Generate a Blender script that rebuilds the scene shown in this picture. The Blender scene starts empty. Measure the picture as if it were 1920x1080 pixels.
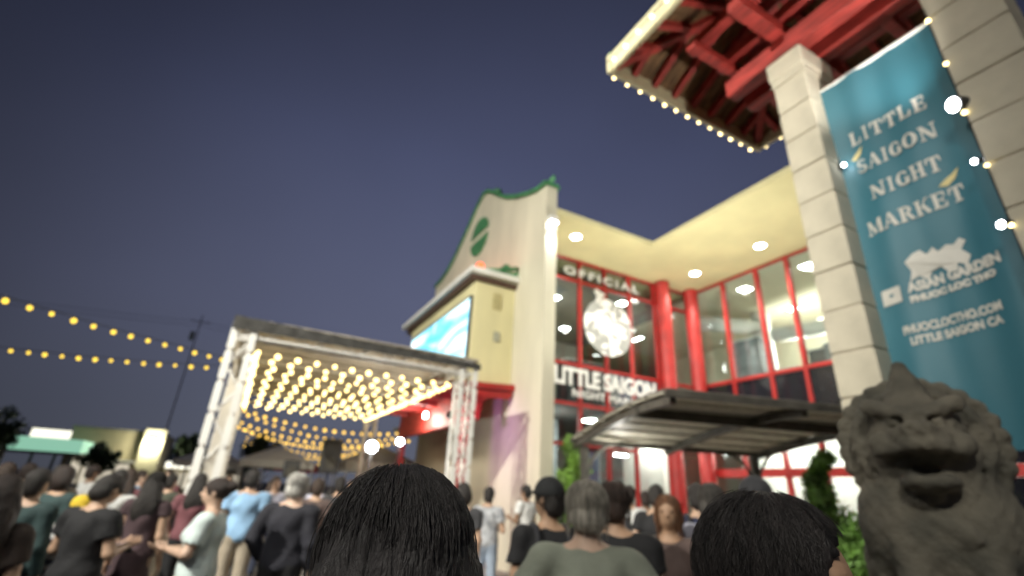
import bpy, bmesh, math, random
import numpy as np
from mathutils import Matrix, Vector, Euler
random.seed(7); rng = np.random.default_rng(11)
R = math.radians
scene = bpy.context.scene
col = scene.collection

# ------------------------------------------------------------------ camera
cam_data = bpy.data.cameras.new("camera")
cam = bpy.data.objects.new("camera", cam_data); col.objects.link(cam)
YAW, PITCH, ROLL = R(27.41), R(23.042), R(3.09)
_f = Vector((math.sin(YAW)*math.cos(PITCH), math.cos(YAW)*math.cos(PITCH), math.sin(PITCH)))
_r = Vector((math.cos(YAW), -math.sin(YAW), 0)); _u = _r.cross(_f)
_R = math.cos(ROLL)*_r + math.sin(ROLL)*_u; _U = -math.sin(ROLL)*_r + math.cos(ROLL)*_u
cam.matrix_world = Matrix(((_R.x, _U.x, -_f.x, 0), (_R.y, _U.y, -_f.y, 0), (_R.z, _U.z, -_f.z, 1.65), (0, 0, 0, 1)))
cam_data.sensor_width = 36.0
cam_data.lens = 36.0*906.85/1920
cam_data.clip_start = 0.05; cam_data.clip_end = 2000
cam_data.dof.use_dof = True                 # the hand-held phone missed focus: everything is soft
cam_data.dof.focus_distance = 0.55
cam_data.dof.aperture_fstop = 2.9
scene.camera = cam

# ------------------------------------------------------------------ sky
world = bpy.data.worlds.new("World"); scene.world = world; world.use_nodes = True
wn = world.node_tree.nodes; wl = world.node_tree.links
wn.clear()
w_out = wn.new("ShaderNodeOutputWorld")
sky = wn.new("ShaderNodeTexSky"); sky.sky_type = 'NISHITA'; sky.sun_disc = False
sky.sun_elevation = R(-4.0); sky.sun_rotation = R(200)
bg1 = wn.new("ShaderNodeBackground"); bg1.inputs[1].default_value = 0.05
wl.new(sky.outputs[0], bg1.inputs[0])
# overcast night sky glowing with the light of the town
tc = wn.new("ShaderNodeTexCoord"); sep = wn.new("ShaderNodeSeparateXYZ"); wl.new(tc.outputs['Generated'], sep.inputs[0])
ramp = wn.new("ShaderNodeValToRGB"); wl.new(sep.outputs['Z'], ramp.inputs[0])
ramp.color_ramp.elements[0].position = 0.0; ramp.color_ramp.elements[0].color = (0.064, 0.070, 0.092, 1)
ramp.color_ramp.elements[1].position = 1.0; ramp.color_ramp.elements[1].color = (0.020, 0.023, 0.046, 1)
e = ramp.color_ramp.elements.new(0.28); e.color = (0.060, 0.067, 0.108, 1)
e = ramp.color_ramp.elements.new(0.6); e.color = (0.043, 0.050, 0.094, 1)
nz = wn.new("ShaderNodeTexNoise"); nz.inputs['Scale'].default_value = 1.3; nz.inputs['Detail'].default_value = 3
wl.new(tc.outputs['Generated'], nz.inputs[0])
mr = wn.new("ShaderNodeMapRange"); mr.inputs[1].default_value = 0.3; mr.inputs[2].default_value = 0.7
mr.inputs[3].default_value = 0.88; mr.inputs[4].default_value = 1.10
wl.new(nz.outputs[0], mr.inputs[0])
mul = wn.new("ShaderNodeMixRGB"); mul.blend_type = 'MULTIPLY'; mul.inputs[0].default_value = 1
wl.new(ramp.outputs[0], mul.inputs[1]); wl.new(mr.outputs[0], mul.inputs[2])
# the town lies ahead: the glow is strongest that way
dt = wn.new("ShaderNodeVectorMath"); dt.operation = 'DOT_PRODUCT'; dt.inputs[1].default_value = (.50, .84, .20); wl.new(tc.outputs['Generated'], dt.inputs[0])
gl = wn.new("ShaderNodeMapRange"); gl.interpolation_type = 'SMOOTHSTEP'; wl.new(dt.outputs['Value'], gl.inputs[0])
gl.inputs[1].default_value = .45; gl.inputs[2].default_value = 1.0; gl.inputs[3].default_value = .34; gl.inputs[4].default_value = 1.22
mul2 = wn.new("ShaderNodeMixRGB"); mul2.blend_type = 'MULTIPLY'; mul2.inputs[0].default_value = 1
wl.new(mul.outputs[0], mul2.inputs[1]); wl.new(gl.outputs[0], mul2.inputs[2])
bg2 = wn.new("ShaderNodeBackground"); wl.new(mul2.outputs[0], bg2.inputs[0]); bg2.inputs[1].default_value = 1.0
addw = wn.new("ShaderNodeAddShader"); wl.new(bg1.outputs[0], addw.inputs[0]); wl.new(bg2.outputs[0], addw.inputs[1])
wl.new(addw.outputs[0], w_out.inputs[0])
sun_d = bpy.data.lights.new("dusk_sun", 'SUN'); sun_d.energy = 0.02; sun_d.angle = R(20); sun_d.color = (0.8, 0.85, 1)
sun = bpy.data.objects.new("dusk_sun", sun_d); col.objects.link(sun); sun.rotation_euler = (R(70), 0, R(20))

vs = scene.view_settings; vs.view_transform = 'Standard'; vs.look = 'None'; vs.exposure = 0.42; vs.gamma = 1
scene.cycles.use_denoising = True
scene.cycles.sample_clamp_indirect = 4.0
scene.cycles.max_bounces = 6; scene.cycles.diffuse_bounces = 3; scene.cycles.glossy_bounces = 3
scene.cycles.transmission_bounces = 4; scene.cycles.transparent_max_bounces = 8
scene.cycles.caustics_reflective = False; scene.cycles.caustics_refractive = False

# ------------------------------------------------------------------ helpers
Wm = {}
def tag(o, label=None, cat=None, group=None, kind=None):
    if label: o["label"] = label
    if cat: o["category"] = cat
    if group: o["group"] = group
    if kind: o["kind"] = kind
    return o
def link(o, parent=None, world=None):
    col.objects.link(o)
    w = world if world is not None else Matrix.Identity(4)
    o.matrix_basis = w
    Wm[o] = w.copy()
    if parent is not None:
        o.parent = parent; o.matrix_parent_inverse = Wm[parent].inverted()
    return o
def thing(name, loc, label, cat, group=None):
    o = bpy.data.objects.new(name, None); o.empty_display_size = 0.2
    link(o, None, Matrix.Translation(loc)); return tag(o, label, cat, group)
class MB:
    def __init__(s): s.v = []; s.f = []
    def add(s, vs, fs):
        n = len(s.v); s.v += [tuple(v) for v in vs]; s.f += [tuple(i+n for i in f) for f in fs]; return s
    def box(s, x0, x1, y0, y1, z0, z1, M=None):
        vs = [Vector((x, y, z)) for z in (z0, z1) for y in (y0, y1) for x in (x0, x1)]
        if M is not None: vs = [M @ v for v in vs]
        return s.add(vs, [(0, 2, 3, 1), (4, 5, 7, 6), (0, 1, 5, 4), (2, 6, 7, 3), (0, 4, 6, 2), (1, 3, 7, 5)])
    def bar(s, a, b, w, h=None, up=(0, 0, 1)):
        a = Vector(a); b = Vector(b); d = (b-a); L = d.length
        if L < 1e-6: return s
        d.normalize(); up = Vector(up)
        if abs(d.dot(up)) > .98: up = Vector((0, 1, 0))
        x = d.cross(up).normalized(); z = x.cross(d).normalized(); h = h or w
        M = Matrix(((x.x, d.x, z.x, a.x), (x.y, d.y, z.y, a.y), (x.z, d.z, z.z, a.z), (0, 0, 0, 1)))
        return s.box(-w/2, w/2, 0, L, -h/2, h/2, M)
    def tube(s, pts, r, n=8, cap=True):
        pts = [Vector(p) for p in pts]; rs = r if isinstance(r, (list, tuple)) else [r]*len(pts)
        vs = []; fs = []; prev = None
        for i, p in enumerate(pts):
            d = (pts[min(i+1, len(pts)-1)] - pts[max(i-1, 0)]).normalized()
            if prev is None:
                a = Vector((0, 0, 1)) if abs(d.z) < .9 else Vector((1, 0, 0)); x = d.cross(a).normalized()
            else: x = (prev - d*prev.dot(d)).normalized()
            prev = x; yv = d.cross(x)
            for k in range(n):
                t = 2*math.pi*k/n; vs.append(p + x*math.cos(t)*rs[i] + yv*math.sin(t)*rs[i])
        for i in range(len(pts)-1):
            for k in range(n):
                fs.append((i*n+k, i*n+(k+1) % n, (i+1)*n+(k+1) % n, (i+1)*n+k))
        if cap: fs.append(tuple(range(n-1, -1, -1))); fs.append(tuple((len(pts)-1)*n+k for k in range(n)))
        return s.add(vs, fs)
    def lathe(s, prof, c=(0, 0, 0), n=16):
        vs = []; fs = []
        for r, z in prof:
            for k in range(n):
                t = 2*math.pi*k/n; vs.append((c[0]+r*math.cos(t), c[1]+r*math.sin(t), c[2]+z))
        for i in range(len(prof)-1):
            for k in range(n): fs.append((i*n+k, i*n+(k+1) % n, (i+1)*n+(k+1) % n, (i+1)*n+k))
        fs.append(tuple(range(n-1, -1, -1))); fs.append(tuple((len(prof)-1)*n+k for k in range(n)))
        return s.add(vs, fs)
    def prism(s, poly, fn, a, b):
        """poly of (u,v) lifted by fn(u,v,w) between w=a and w=b"""
        n = len(poly); vs = [fn(u, v, a) for u, v in poly] + [fn(u, v, b) for u, v in poly]
        fs = [tuple(range(n-1, -1, -1)), tuple(range(n, 2*n))] + [(i, (i+1) % n, n+(i+1) % n, n+i) for i in range(n)]
        return s.add(vs, fs)
    def mesh(s, name, mat, smooth=False, bevel=0, recalc=True):
        m = bpy.data.meshes.new(name); m.from_pydata(s.v, [], s.f)
        if recalc or bevel:
            bm = bmesh.new(); bm.from_mesh(m)
            bmesh.ops.recalc_face_normals(bm, faces=bm.faces)
            if bevel:
                es = [e for e in bm.edges if len(e.link_faces) == 2 and e.calc_face_angle(0) > .6]
                bmesh.ops.bevel(bm, geom=es, offset=bevel, segments=2, affect='EDGES', profile=.6)
            bm.to_mesh(m); bm.free()
        if mat: m.materials.append(mat)
        if smooth: m.polygons.foreach_set("use_smooth", [True]*len(m.polygons))
        return m
    def obj(s, name, mat, parent=None, smooth=False, bevel=0, world=None):
        return link(bpy.data.objects.new(name, s.mesh(name, mat, smooth, bevel)), parent, world)
def inst(name, mesh, parent=None, world=None):
    return link(bpy.data.objects.new(name, mesh), parent, world)

# ------------------------------------------------------------------ materials
MATS = {}
def mat(name, color, rough=.6, metal=0, var=.12, scale=6, bump=0, bscale=40, spec=.5, emit=None, estr=0, coords='Object', color2=None, stretch=None, cov=None):
    if name in MATS: return MATS[name]
    m = bpy.data.materials.new(name); m.use_nodes = True; nt = m.node_tree; n = nt.nodes; l = nt.links
    b = n["Principled BSDF"]; b.inputs["Roughness"].default_value = rough; b.inputs["Metallic"].default_value = metal
    b.inputs["Specular IOR Level"].default_value = spec
    t = n.new("ShaderNodeTexCoord"); src = t.outputs[coords]
    if stretch:
        mp = n.new("ShaderNodeMapping"); mp.inputs['Scale'].default_value = stretch; l.new(src, mp.inputs[0]); src = mp.outputs[0]
    nz = n.new("ShaderNodeTexNoise"); nz.inputs['Scale'].default_value = scale; nz.inputs['Detail'].default_value = 5; l.new(src, nz.inputs[0])
    cr = n.new("ShaderNodeValToRGB"); l.new(nz.outputs[0], cr.inputs[0])
    c2 = color2 or tuple(max(0, c*(1-var*1.6)) for c in color); c1 = color if color2 else tuple(min(1, c*(1+var)) for c in color)
    cr.color_ramp.elements[0].position = .32; cr.color_ramp.elements[1].position = .68
    cr.color_ramp.elements[0].color = (*c2, 1); cr.color_ramp.elements[1].color = (*c1, 1)
    l.new(cr.outputs[0], b.inputs["Base Color"])
    if bump:
        n2 = n.new("ShaderNodeTexNoise"); n2.inputs['Scale'].default_value = bscale; n2.inputs['Detail'].default_value = 4; l.new(src, n2.inputs[0])
        bp = n.new("ShaderNodeBump"); bp.inputs['Strength'].default_value = bump; bp.inputs['Distance'].default_value = .02
        l.new(n2.outputs[0], bp.inputs['Height']); l.new(bp.outputs[0], b.inputs['Normal'])
    if emit:
        b.inputs["Emission Color"].default_value = (*emit, 1); b.inputs["Emission Strength"].default_value = estr
    MATS[name] = m; return m
def emat(name, color, strength, sample=True):
    if name in MATS: return MATS[name]
    m = bpy.data.materials.new(name); m.use_nodes = True; n = m.node_tree.nodes; l = m.node_tree.links
    n.clear(); o = n.new("ShaderNodeOutputMaterial"); e = n.new("ShaderNodeEmission"); e.inputs[0].default_value = (*color, 1); e.inputs[1].default_value = strength
    l.new(e.outputs[0], o.inputs[0])
    if not sample: m.cycles.emission_sampling = 'NONE'
    MATS[name] = m; return m
def glassmat(name, tint=(.9, .95, .95), refl=.12, rough=.02):
    if name in MATS: return MATS[name]
    m = bpy.data.materials.new(name); m.use_nodes = True; n = m.node_tree.nodes; l = m.node_tree.links; n.clear()
    o = n.new("ShaderNodeOutputMaterial"); tr = n.new("ShaderNodeBsdfTransparent"); tr.inputs[0].default_value = (*tint, 1)
    g = n.new("ShaderNodeBsdfGlossy"); g.inputs['Roughness'].default_value = rough
    fr = n.new("ShaderNodeFresnel"); fr.inputs[0].default_value = 1.5
    ad = n.new("ShaderNodeMath"); ad.operation = 'ADD'; ad.inputs[1].default_value = refl; l.new(fr.outputs[0], ad.inputs[0])
    mx = n.new("ShaderNodeMixShader"); geo = n.new("ShaderNodeNewGeometry"); inv = n.new("ShaderNodeMath"); inv.operation = 'SUBTRACT'; inv.inputs[0].default_value = 1; l.new(geo.outputs['Backfacing'], inv.inputs[1])
    ml = n.new("ShaderNodeMath"); ml.operation = 'MULTIPLY'; l.new(ad.outputs[0], ml.inputs[0]); l.new(inv.outputs[0], ml.inputs[1])   # reflect once, on the outer face
    l.new(ml.outputs[0], mx.inputs[0]); l.new(tr.outputs[0], mx.inputs[1]); l.new(g.outputs[0], mx.inputs[2])
    l.new(mx.outputs[0], o.inputs[0]); MATS[name] = m; return m

M_cream = mat("cream_stucco", (.66, .62, .48), .85, var=.09, scale=.9, bump=.5, bscale=45, stretch=(1, 1, .35))
M_yellow = mat("yellow_stucco", (.72, .66, .38), .85, var=.09, scale=.9, bump=.5, bscale=45, stretch=(1, 1, .35))
M_soffit = mat("soffit_paint", (.68, .62, .35), .8, var=.07, scale=.8, bump=.12, bscale=70)
M_red = mat("red_paint", (.37, .022, .020), .42, var=.15, scale=3, bump=.05)
M_redwood = mat("red_painted_timber", (.42, .045, .035), .55, var=.3, scale=3, bump=.3, bscale=25, stretch=(6, 1, 6))
M_green = mat("green_glaze", (.07, .24, .10), .45, var=.25, scale=3)
M_white = mat("white_paint", (.78, .77, .72), .6, var=.05, scale=2)
M_black = mat("black_metal", (.025, .025, .027), .5, var=.2, scale=5)
M_dark = mat("dark_bronze_steel", (.085, .079, .066), .5, .2, var=.25, scale=5, bump=.1)
M_alu = mat("aluminium", (.80, .78, .73), .5, .08, var=.12, scale=9, bump=.08)
M_glass = glassmat("window_glass", (.80, .86, .86), .05)
M_spandrel = mat("spandrel_glass", (.012, .012, .018), .08, var=.1)
M_asphalt = mat("asphalt", (.055, .054, .052), .85, var=.3, scale=1.5, bump=.5, bscale=160)
M_pave = mat("plaza_concrete", (.30, .27, .24), .8, var=.15, scale=1.1, bump=.3, bscale=80)
M_plank = mat("brown_plank", (.22, .125, .055), .7, var=.4, scale=2.2, bump=.4, bscale=30, stretch=(9, 1, 3))
M_stoneblk = mat("cream_stone_block", (.60, .55, .43), .85, var=.08, scale=3, bump=.35, bscale=60)
M_mortar = mat("pillar_core", (.50, .45, .36), .9, var=.1)
M_fascia = mat("pale_yellow_fascia", (.72, .66, .42), .6, var=.06)
M_bulb = emat("warm_bulb", (1, .76, .30), 4.2)
M_bulb_y = emat("yellow_bulb", (1, .66, .07), 1.7)
M_bulb_w = emat("cream_bulb", (1, .80, .36), 5.5)
M_lampw = emat("cool_white_lamp", (.95, .97, 1), 40)
M_down = emat("downlight_lens", (1, .95, .85), 30)
M_panel = emat("ceiling_panel_light", (1, .96, .88), 24)
M_wire = mat("black_wire", (.02, .02, .02), .6)
M_leaf = mat("leaf", (.06, .11, .03), .6, var=.5, scale=2.5)
M_leafb = mat("bright_leaf", (.16, .30, .04), .55, var=.4, scale=4)
M_leafd = mat("dark_leaf", (.035, .065, .022), .6, var=.5, scale=2.5)
M_bark = mat("bark", (.10, .075, .05), .9, var=.3, scale=8, bump=.5)

def spot(parent, loc, target, power, color=(1, 1, 1), size=80, blend=.6, radius=.08, name="lamp_light"):
    d = bpy.data.lights.new(name, 'SPOT'); d.energy = power; d.color = color; d.spot_size = R(size); d.spot_blend = blend; d.shadow_soft_size = radius
    q = (Vector(target)-Vector(loc)).to_track_quat('-Z', 'Y').to_matrix().to_4x4()
    o = bpy.data.objects.new(name, d); return link(o, parent, Matrix.Translation(loc) @ q)
def point(parent, loc, power, color=(1, 1, 1), radius=.1, name="lamp_light"):
    d = bpy.data.lights.new(name, 'POINT'); d.energy = power; d.color = color; d.shadow_soft_size = radius
    return link(bpy.data.objects.new(name, d), parent, Matrix.Translation(loc))

# ------------------------------------------------------------------ ground
g = MB().add([(-400, -300, 0), (400, -300, 0), (400, 600, 0), (-400, 600, 0)], [(0, 1, 2, 3)]).obj("ground", M_asphalt); tag(g, kind="structure")
pv = MB(); pv.box(1.2, 40, -6, 30, -.2, .012); tag(pv.obj("pavement", M_pave), kind="structure")

# ------------------------------------------------------------------ mall building
BX, BY = 6.02, 9.8           # near corner of the gable wall
mall = thing("mall_building", (10, 14, 0), "two-storey cream and yellow mall with red-framed windows and curved green-trimmed gable wall", "building")
prof = [(9.8, 9.78), (10.3, 9.82), (10.9, 10.02), (11.6, 10.32), (12.3, 10.70), (12.9, 11.12), (13.4, 11.52), (13.8, 11.82), (14.3, 11.95),
        (14.8, 11.70), (15.4, 11.22), (16.0, 10.80), (16.7, 10.33), (17.4, 9.98), (18.1, 9.80), (18.8, 9.74)]
poly = [(9.8, 0)] + prof + [(18.8, 0)]
fin = MB().prism(poly, lambda u, v, w: (w, u, v), 6.02, 6.37).obj("gable_wall", M_cream, mall)
trim = MB()
for i in range(len(prof)-1):
    (y0, z0), (y1, z1) = prof[i], prof[i+1]
    trim.add([(5.93, y0, z0-.03), (6.46, y0, z0-.03), (6.46, y1, z1-.03), (5.93, y1, z1-.03), (5.95, y0, z0+.13), (6.44, y0, z0+.13), (6.44, y1, z1+.13), (5.95, y1, z1+.13)],
             [(0, 1, 2, 3), (4, 7, 6, 5), (0, 4, 5, 1), (3, 2, 6, 7), (0, 3, 7, 4), (1, 5, 6, 2)])
tr_o = trim.obj("gable_trim", M_green, mall)
for yy, s in ((9.78, 1), (18.82, -1)):           # upturned tips at the two ends and ornament at the ridge
    MB().tube([(6.2, yy+.55*s, 9.93), (6.2, yy+.2*s, 9.98), (6.2, yy-.03*s, 10.03), (6.2, yy-.08*s, 10.10)], [.06, .09, .07, .03], 8).obj("gable_finial", M_green, tr_o, smooth=True)
MB().lathe([(.02, 0), (.16, .05), (.18, .14), (.1, .22), (.02, .27)], (6.2, 13.5, 11.6), 12).obj("gable_finial", M_green, tr_o, smooth=True)

# round green emblem, split by a bar
for k, (a0, a1) in enumerate(((.16, math.pi-.16), (math.pi+.16, 2*math.pi-.16))):
    pts = [(14.36+.74*math.cos(a0+(a1-a0)*i/18), 10.2+.74*math.sin(a0+(a1-a0)*i/18)) for i in range(19)]
    MB().prism(pts, lambda u, v, w: (w, u, v), 5.975, 6.025).obj("emblem_half", M_green, mall)
# wall wash lamp on the end of the gable wall
wl_ = thing("wall_washer_lamp", (6.2, 9.7, 8.6), "white box lamp washing the near end of the gable wall", "lamp")
MB().box(6.06, 6.33, 9.62, 9.795, 8.55, 8.72).obj("housing", M_white, wl_, bevel=.015)
MB().box(6.09, 6.30, 9.64, 9.77, 8.535, 8.548).obj("lens", M_lampw, wl_)
spot(wl_, (6.2, 9.62, 8.52), (6.2, 9.86, 3), 160, (1, .98, .95), 70, .8, .05)

# screen box
MB().box(4.79, 6.015, 11.4, 17.1, 4.28, 7.2).obj("screen_box", M_yellow, mall)
rf = MB()
rf.box(4.50, 6.018, 11.12, 17.6, 7.2, 7.36)
r_o = rf.obj("box_roof", M_white, mall, bevel=.01)
rt = MB().prism([(4.7, 7.362), (6.0, 7.362), (6.0, 7.62), (5.85, 7.52), (5.4, 7.46), (5.0, 7.43)], lambda u, v, w: (u, w, v), 11.25, 17.45)
rt.obj("roof_tile_slope", M_green, r_o)
rr = MB(); rr.tube([(5.1, 11.28, 7.44), (5.45, 11.28, 7.50), (5.62, 11.24, 7.62), (5.72, 11.22, 7.58), (5.95, 11.2, 7.66)], [.04, .07, .12, .08, .06], 8)
rr.obj("roof_ridge_ornament", M_green, r_o, smooth=True)
MB().box(4.62, 6.016, 11.3, 17.3, 7.06, 7.198).obj("under_roof_moulding", mat("dark_brown_moulding", (.09, .05, .035), .6), mall)  # dark brown strip directly below the box roof
MB().box(5.33, 5.60, 11.375, 11.402, 6.34, 6.82).obj("wall_vent", mat("vent_olive", (.47, .41, .20), .7), mall, bevel=.006)
MB().box(5.42, 5.60, 11.36, 11.402, 5.42, 5.70).obj("junction_box", mat("junction_grey", (.36, .36, .27), .7), mall, bevel=.01)

# LED screen
led = thing("led_screen", (4.7, 14.1, 4.6), "big bright cyan and white video screen on the side of the mall", "screen")
MB().box(4.715, 4.788, 11.52, 16.78, 4.52, 6.66).obj("frame", M_black, led, bevel=.01)
def screen_material():
    m = bpy.data.materials.new("screen_picture"); m.use_nodes = True; n = m.node_tree.nodes; l = m.node_tree.links; n.clear()
    o = n.new("ShaderNodeOutputMaterial"); e = n.new("ShaderNodeEmission"); l.new(e.outputs[0], o.inputs[0])
    t = n.new("ShaderNodeTexCoord"); mp = n.new("ShaderNodeMapping"); l.new(t.outputs['Object'], mp.inputs[0])
    mp.inputs['Rotation'].default_value = (R(-24), 0, 0); mp.inputs['Scale'].default_value = (1, .35, 1.5)
    nz = n.new("ShaderNodeTexNoise"); nz.inputs['Scale'].default_value = 1.25; nz.inputs['Detail'].default_value = 5; nz.inputs['Distortion'].default_value = .8; l.new(mp.outputs[0], nz.inputs[0])
    cr = n.new("ShaderNodeValToRGB"); l.new(nz.outputs[0], cr.inputs[0]); els = cr.color_ramp.elements
    els[0].position = .34; els[0].color = (.10, .42, .60, 1); els[1].position = .66; els[1].color = (.85, .95, 1, 1)
    x = els.new(.44); x.color = (.16, .58, .78, 1); x = els.new(.53); x.color = (.42, .82, .94, 1)
    l.new(cr.outputs[0], e.inputs[0]); e.inputs[1].default_value = 1.7; return m
MB().box(4.700, 4.714, 11.58, 16.72, 4.60, 6.58).obj("display", screen_material(), led)

def text_mesh(body, size, extrude=.01, offset=0, align='LEFT', spacing=1.0):
    c = bpy.data.curves.new("t", 'FONT'); c.body = body; c.size = size; c.extrude = extrude; c.offset = offset; c.align_x = align; c.space_character = spacing
    c.resolution_u = 3
    o = bpy.data.objects.new("t", c); m = bpy.data.meshes.new_from_object(o)
    bpy.data.objects.remove(o); bpy.data.curves.remove(c); return m
def text_obj(name, body, size, M, material, parent, width=None, height=None, extrude=.01, offset=0, spacing=1.0):
    m = text_mesh(body, size, extrude, offset, 'LEFT', spacing)
    vs = np.array([v.co[:] for v in m.vertices]); mn = vs.min(0); mx = vs.max(0)
    sx = width/(mx[0]-mn[0]) if width else 1; sy = height/(mx[1]-mn[1]) if height else (sx if width else 1)
    for v in m.vertices: v.co = ((v.co.x-mn[0])*sx, (v.co.y-mn[1])*sy, v.co.z)
    adj = list(range(len(m.vertices)))
    def root(i):
        while adj[i] != i: adj[i] = adj[adj[i]]; i = adj[i]
        return i
    for p in m.polygons:
        r0 = root(p.vertices[0])
        for v in p.vertices[1:]: adj[root(v)] = r0
    # merge islands whose x ranges coincide (front, back and sides of one letter share their outline)
    isl = {}
    for i in range(len(adj)): isl.setdefault(root(i), []).append(i)
    spans = sorted((min(m.vertices[i].co.x for i in g), max(m.vertices[i].co.x for i in g), g) for g in isl.values())
    letters = []
    for a, b, g in spans:
        if letters and a < letters[-1][1]-.35*(b-a): letters[-1][1] = max(letters[-1][1], b); letters[-1][2] += g
        else: letters.append([a, b, list(g)])
    for a, b, g in letters:
        ix = {v: k for k, v in enumerate(g)}; lm = bpy.data.meshes.new(name)
        lm.from_pydata([m.vertices[v].co[:] for v in g], [], [tuple(ix[v] for v in p.vertices) for p in m.polygons if p.vertices[0] in ix]); lm.materials.append(material)
        link(bpy.data.objects.new(name, lm), parent, M)
def frame_M(origin, xdir, zup=(0, 0, 1)):
    x = Vector(xdir).normalized(); y = Vector(zup).normalized(); n = x.cross(y)
    return Matrix(((x.x, y.x, n.x, origin[0]), (x.y, y.y, n.y, origin[1]), (x.z, y.z, n.z, origin[2]), (0, 0, 0, 1)))
M_neon = emat("red_neon", (1, .10, .03), 3.0)
neon = thing("neon_sign", (4.75, 14, 7.37), "row of red glowing letters on the roof edge above the video screen", "sign")
text_obj("letter", "PHUOC LOC THO", .6, frame_M((5.02, 16.6, 7.38), (0, -1, 0)), M_neon, neon, 5.0, .46, .05, .012)
MB().bar((5.06, 16.7, 7.40), (5.06, 11.5, 7.40), .04).obj("rail", M_black, neon)

# red entrance canopy under the screen
can = thing("entrance_canopy", (4.9, 14.3, 0), "red timber entrance canopy under the video screen, lit orange and purple", "canopy")
MB().prism([(3.85, 4.02), (6.015, 4.12), (6.015, 4.275), (3.85, 4.13)], lambda u, v, w: (u, w, v), 11.12, 17.6).obj("canopy_roof", M_red, can)
MB().prism([(5.0, 4.0), (5.98, 4.07), (5.9, 3.9), (5.28, 3.86), (5.14, 3.7), (5.06, 3.3), (4.98, 3.3)], lambda u, v, w: (u, w, v), 11.16, 11.26).obj("bracket", M_red, can)
MB().box(4.80, 4.97, 11.45, 17.2, 3.22, 3.98).obj("header_beam", M_redwood, can, bevel=.012)
for yy in (12.2, 13.6, 15.0, 16.4): MB().box(3.95, 4.795, yy-.05, yy+.05, 3.86, 4.03).obj("rafter", M_redwood, can)
for yy in (11.6, 16.95): MB().box(4.78, 4.99, yy-.11, yy+.11, 0.012, 3.22).obj("post", M_red, can, bevel=.02)
fl = thing("flood_lamp", (4.7, 14.1, 3.6), "bright white flood lamp on the red beam of the entrance canopy", "lamp")
MB().box(4.70, 4.80, 14.02, 14.26, 3.58, 3.76).obj("housing", M_black, fl, bevel=.01)
MB().box(4.66, 4.699, 14.04, 14.24, 3.60, 3.74).obj("lens", M_lampw, fl)
point(fl, (4.35, 14.1, 3.5), 75, (1, .90, .78), .06)

# soffit over the glass walls (L-shaped), with recessed lamps
sf = MB()
sf.add([(6.372, 9.84, 9), (10.0, 9.84, 9), (10.0, -4, 9), (24, -4, 9), (24, 24, 9), (6.372, 24, 9)], [(0, 1, 2, 3, 4, 5)])
sf.add([(6.372, 9.84, 9.16), (10.0, 9.84, 9.16), (10.0, -4, 9.16), (24, -4, 9.16), (24, 24, 9.16), (6.372, 24, 9.16)], [(0, 5, 4, 3, 2, 1)])
sf.add([(6.372, 9.84, 9), (10, 9.84, 9), (10, 9.84, 9.16), (6.372, 9.84, 9.16)], [(0, 1, 2, 3)])
sf.add([(10, 9.84, 9), (10, -4, 9), (10, -4, 9.16), (10, 9.84, 9.16)], [(0, 1, 2, 3)])
sf.obj("roof_soffit", M_soffit, mall)
dl_mesh_r = MB().lathe([(.15, 0), (.19, 0), (.19, .02), (.15, .02)], n=20).mesh("trim_ring", M_white)
dl_mesh_l = MB().lathe([(.001, .0), (.15, .0), (.15, .01), (.001, .012)], n=20).mesh("lens", M_down)
for k, (x, y, lb) in enumerate(((7.63, 10.65, "soffit lamp beside the gable wall, the brightest one"), (12.54, 10.49, "soffit lamp nearest the inner corner of the windows"),
                           (12.59, 8.02, "soffit lamp in the right wing, between inner corner and stone pillar"), (12.6, 5.5, "soffit lamp of the right wing behind the stone pillar"),
                           (10.0+.6, 10.7, "") )):
    if not lb: continue
    d = thing("recessed_downlight", (x, y, 8.98), "round white recessed "+lb, "lamp", "recessed lamps in the yellow soffit")
    inst("trim_ring", dl_mesh_r, d, Matrix.Translation((x, y, 8.975))); inst("lens", dl_mesh_l, d, Matrix.Translation((x, y, 8.97)))
    spot(d, (x, y, 8.94), (x, y, 0), 420, (1, .95, .84), 140, .5, .12)

# flood lamps added on the pergola roof to brighten the soffit
for k, (p, aim, lb) in enumerate((((8.0, 7.0, 3.32), (9.6, 10.9, 9), "added black flood lamp on the pergola roof washing the soffit near the gable wall"), ((9.6, 5.9, 3.36), (12.2, 7.6, 9), "added black flood lamp on the right end of the pergola roof washing the soffit"))):
    t = thing("flood_lamp", p, lb, "lamp"); f = (Vector(aim)-Vector(p)).normalized(); M = Matrix.Translation(p) @ f.to_track_quat('Z', 'Y').to_matrix().to_4x4()
    MB().box(-.16, .16, -.11, .11, -.08, 0).obj("housing", M_black, t, bevel=.01, world=M); MB().box(-.14, .14, -.09, .09, .001, .012).obj("lens", M_lampw, t, world=M)
    MB().box(p[0]-.1, p[0]+.1, p[1]-.02, p[1]+.02, p[2]-.16, p[2]-.06).obj("bracket", M_black, t)
    spot(t, tuple(Vector(p)+f*.05), aim, 930 if k == 0 else 760, (1, .98, .84), 120, .9, .15)

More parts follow.
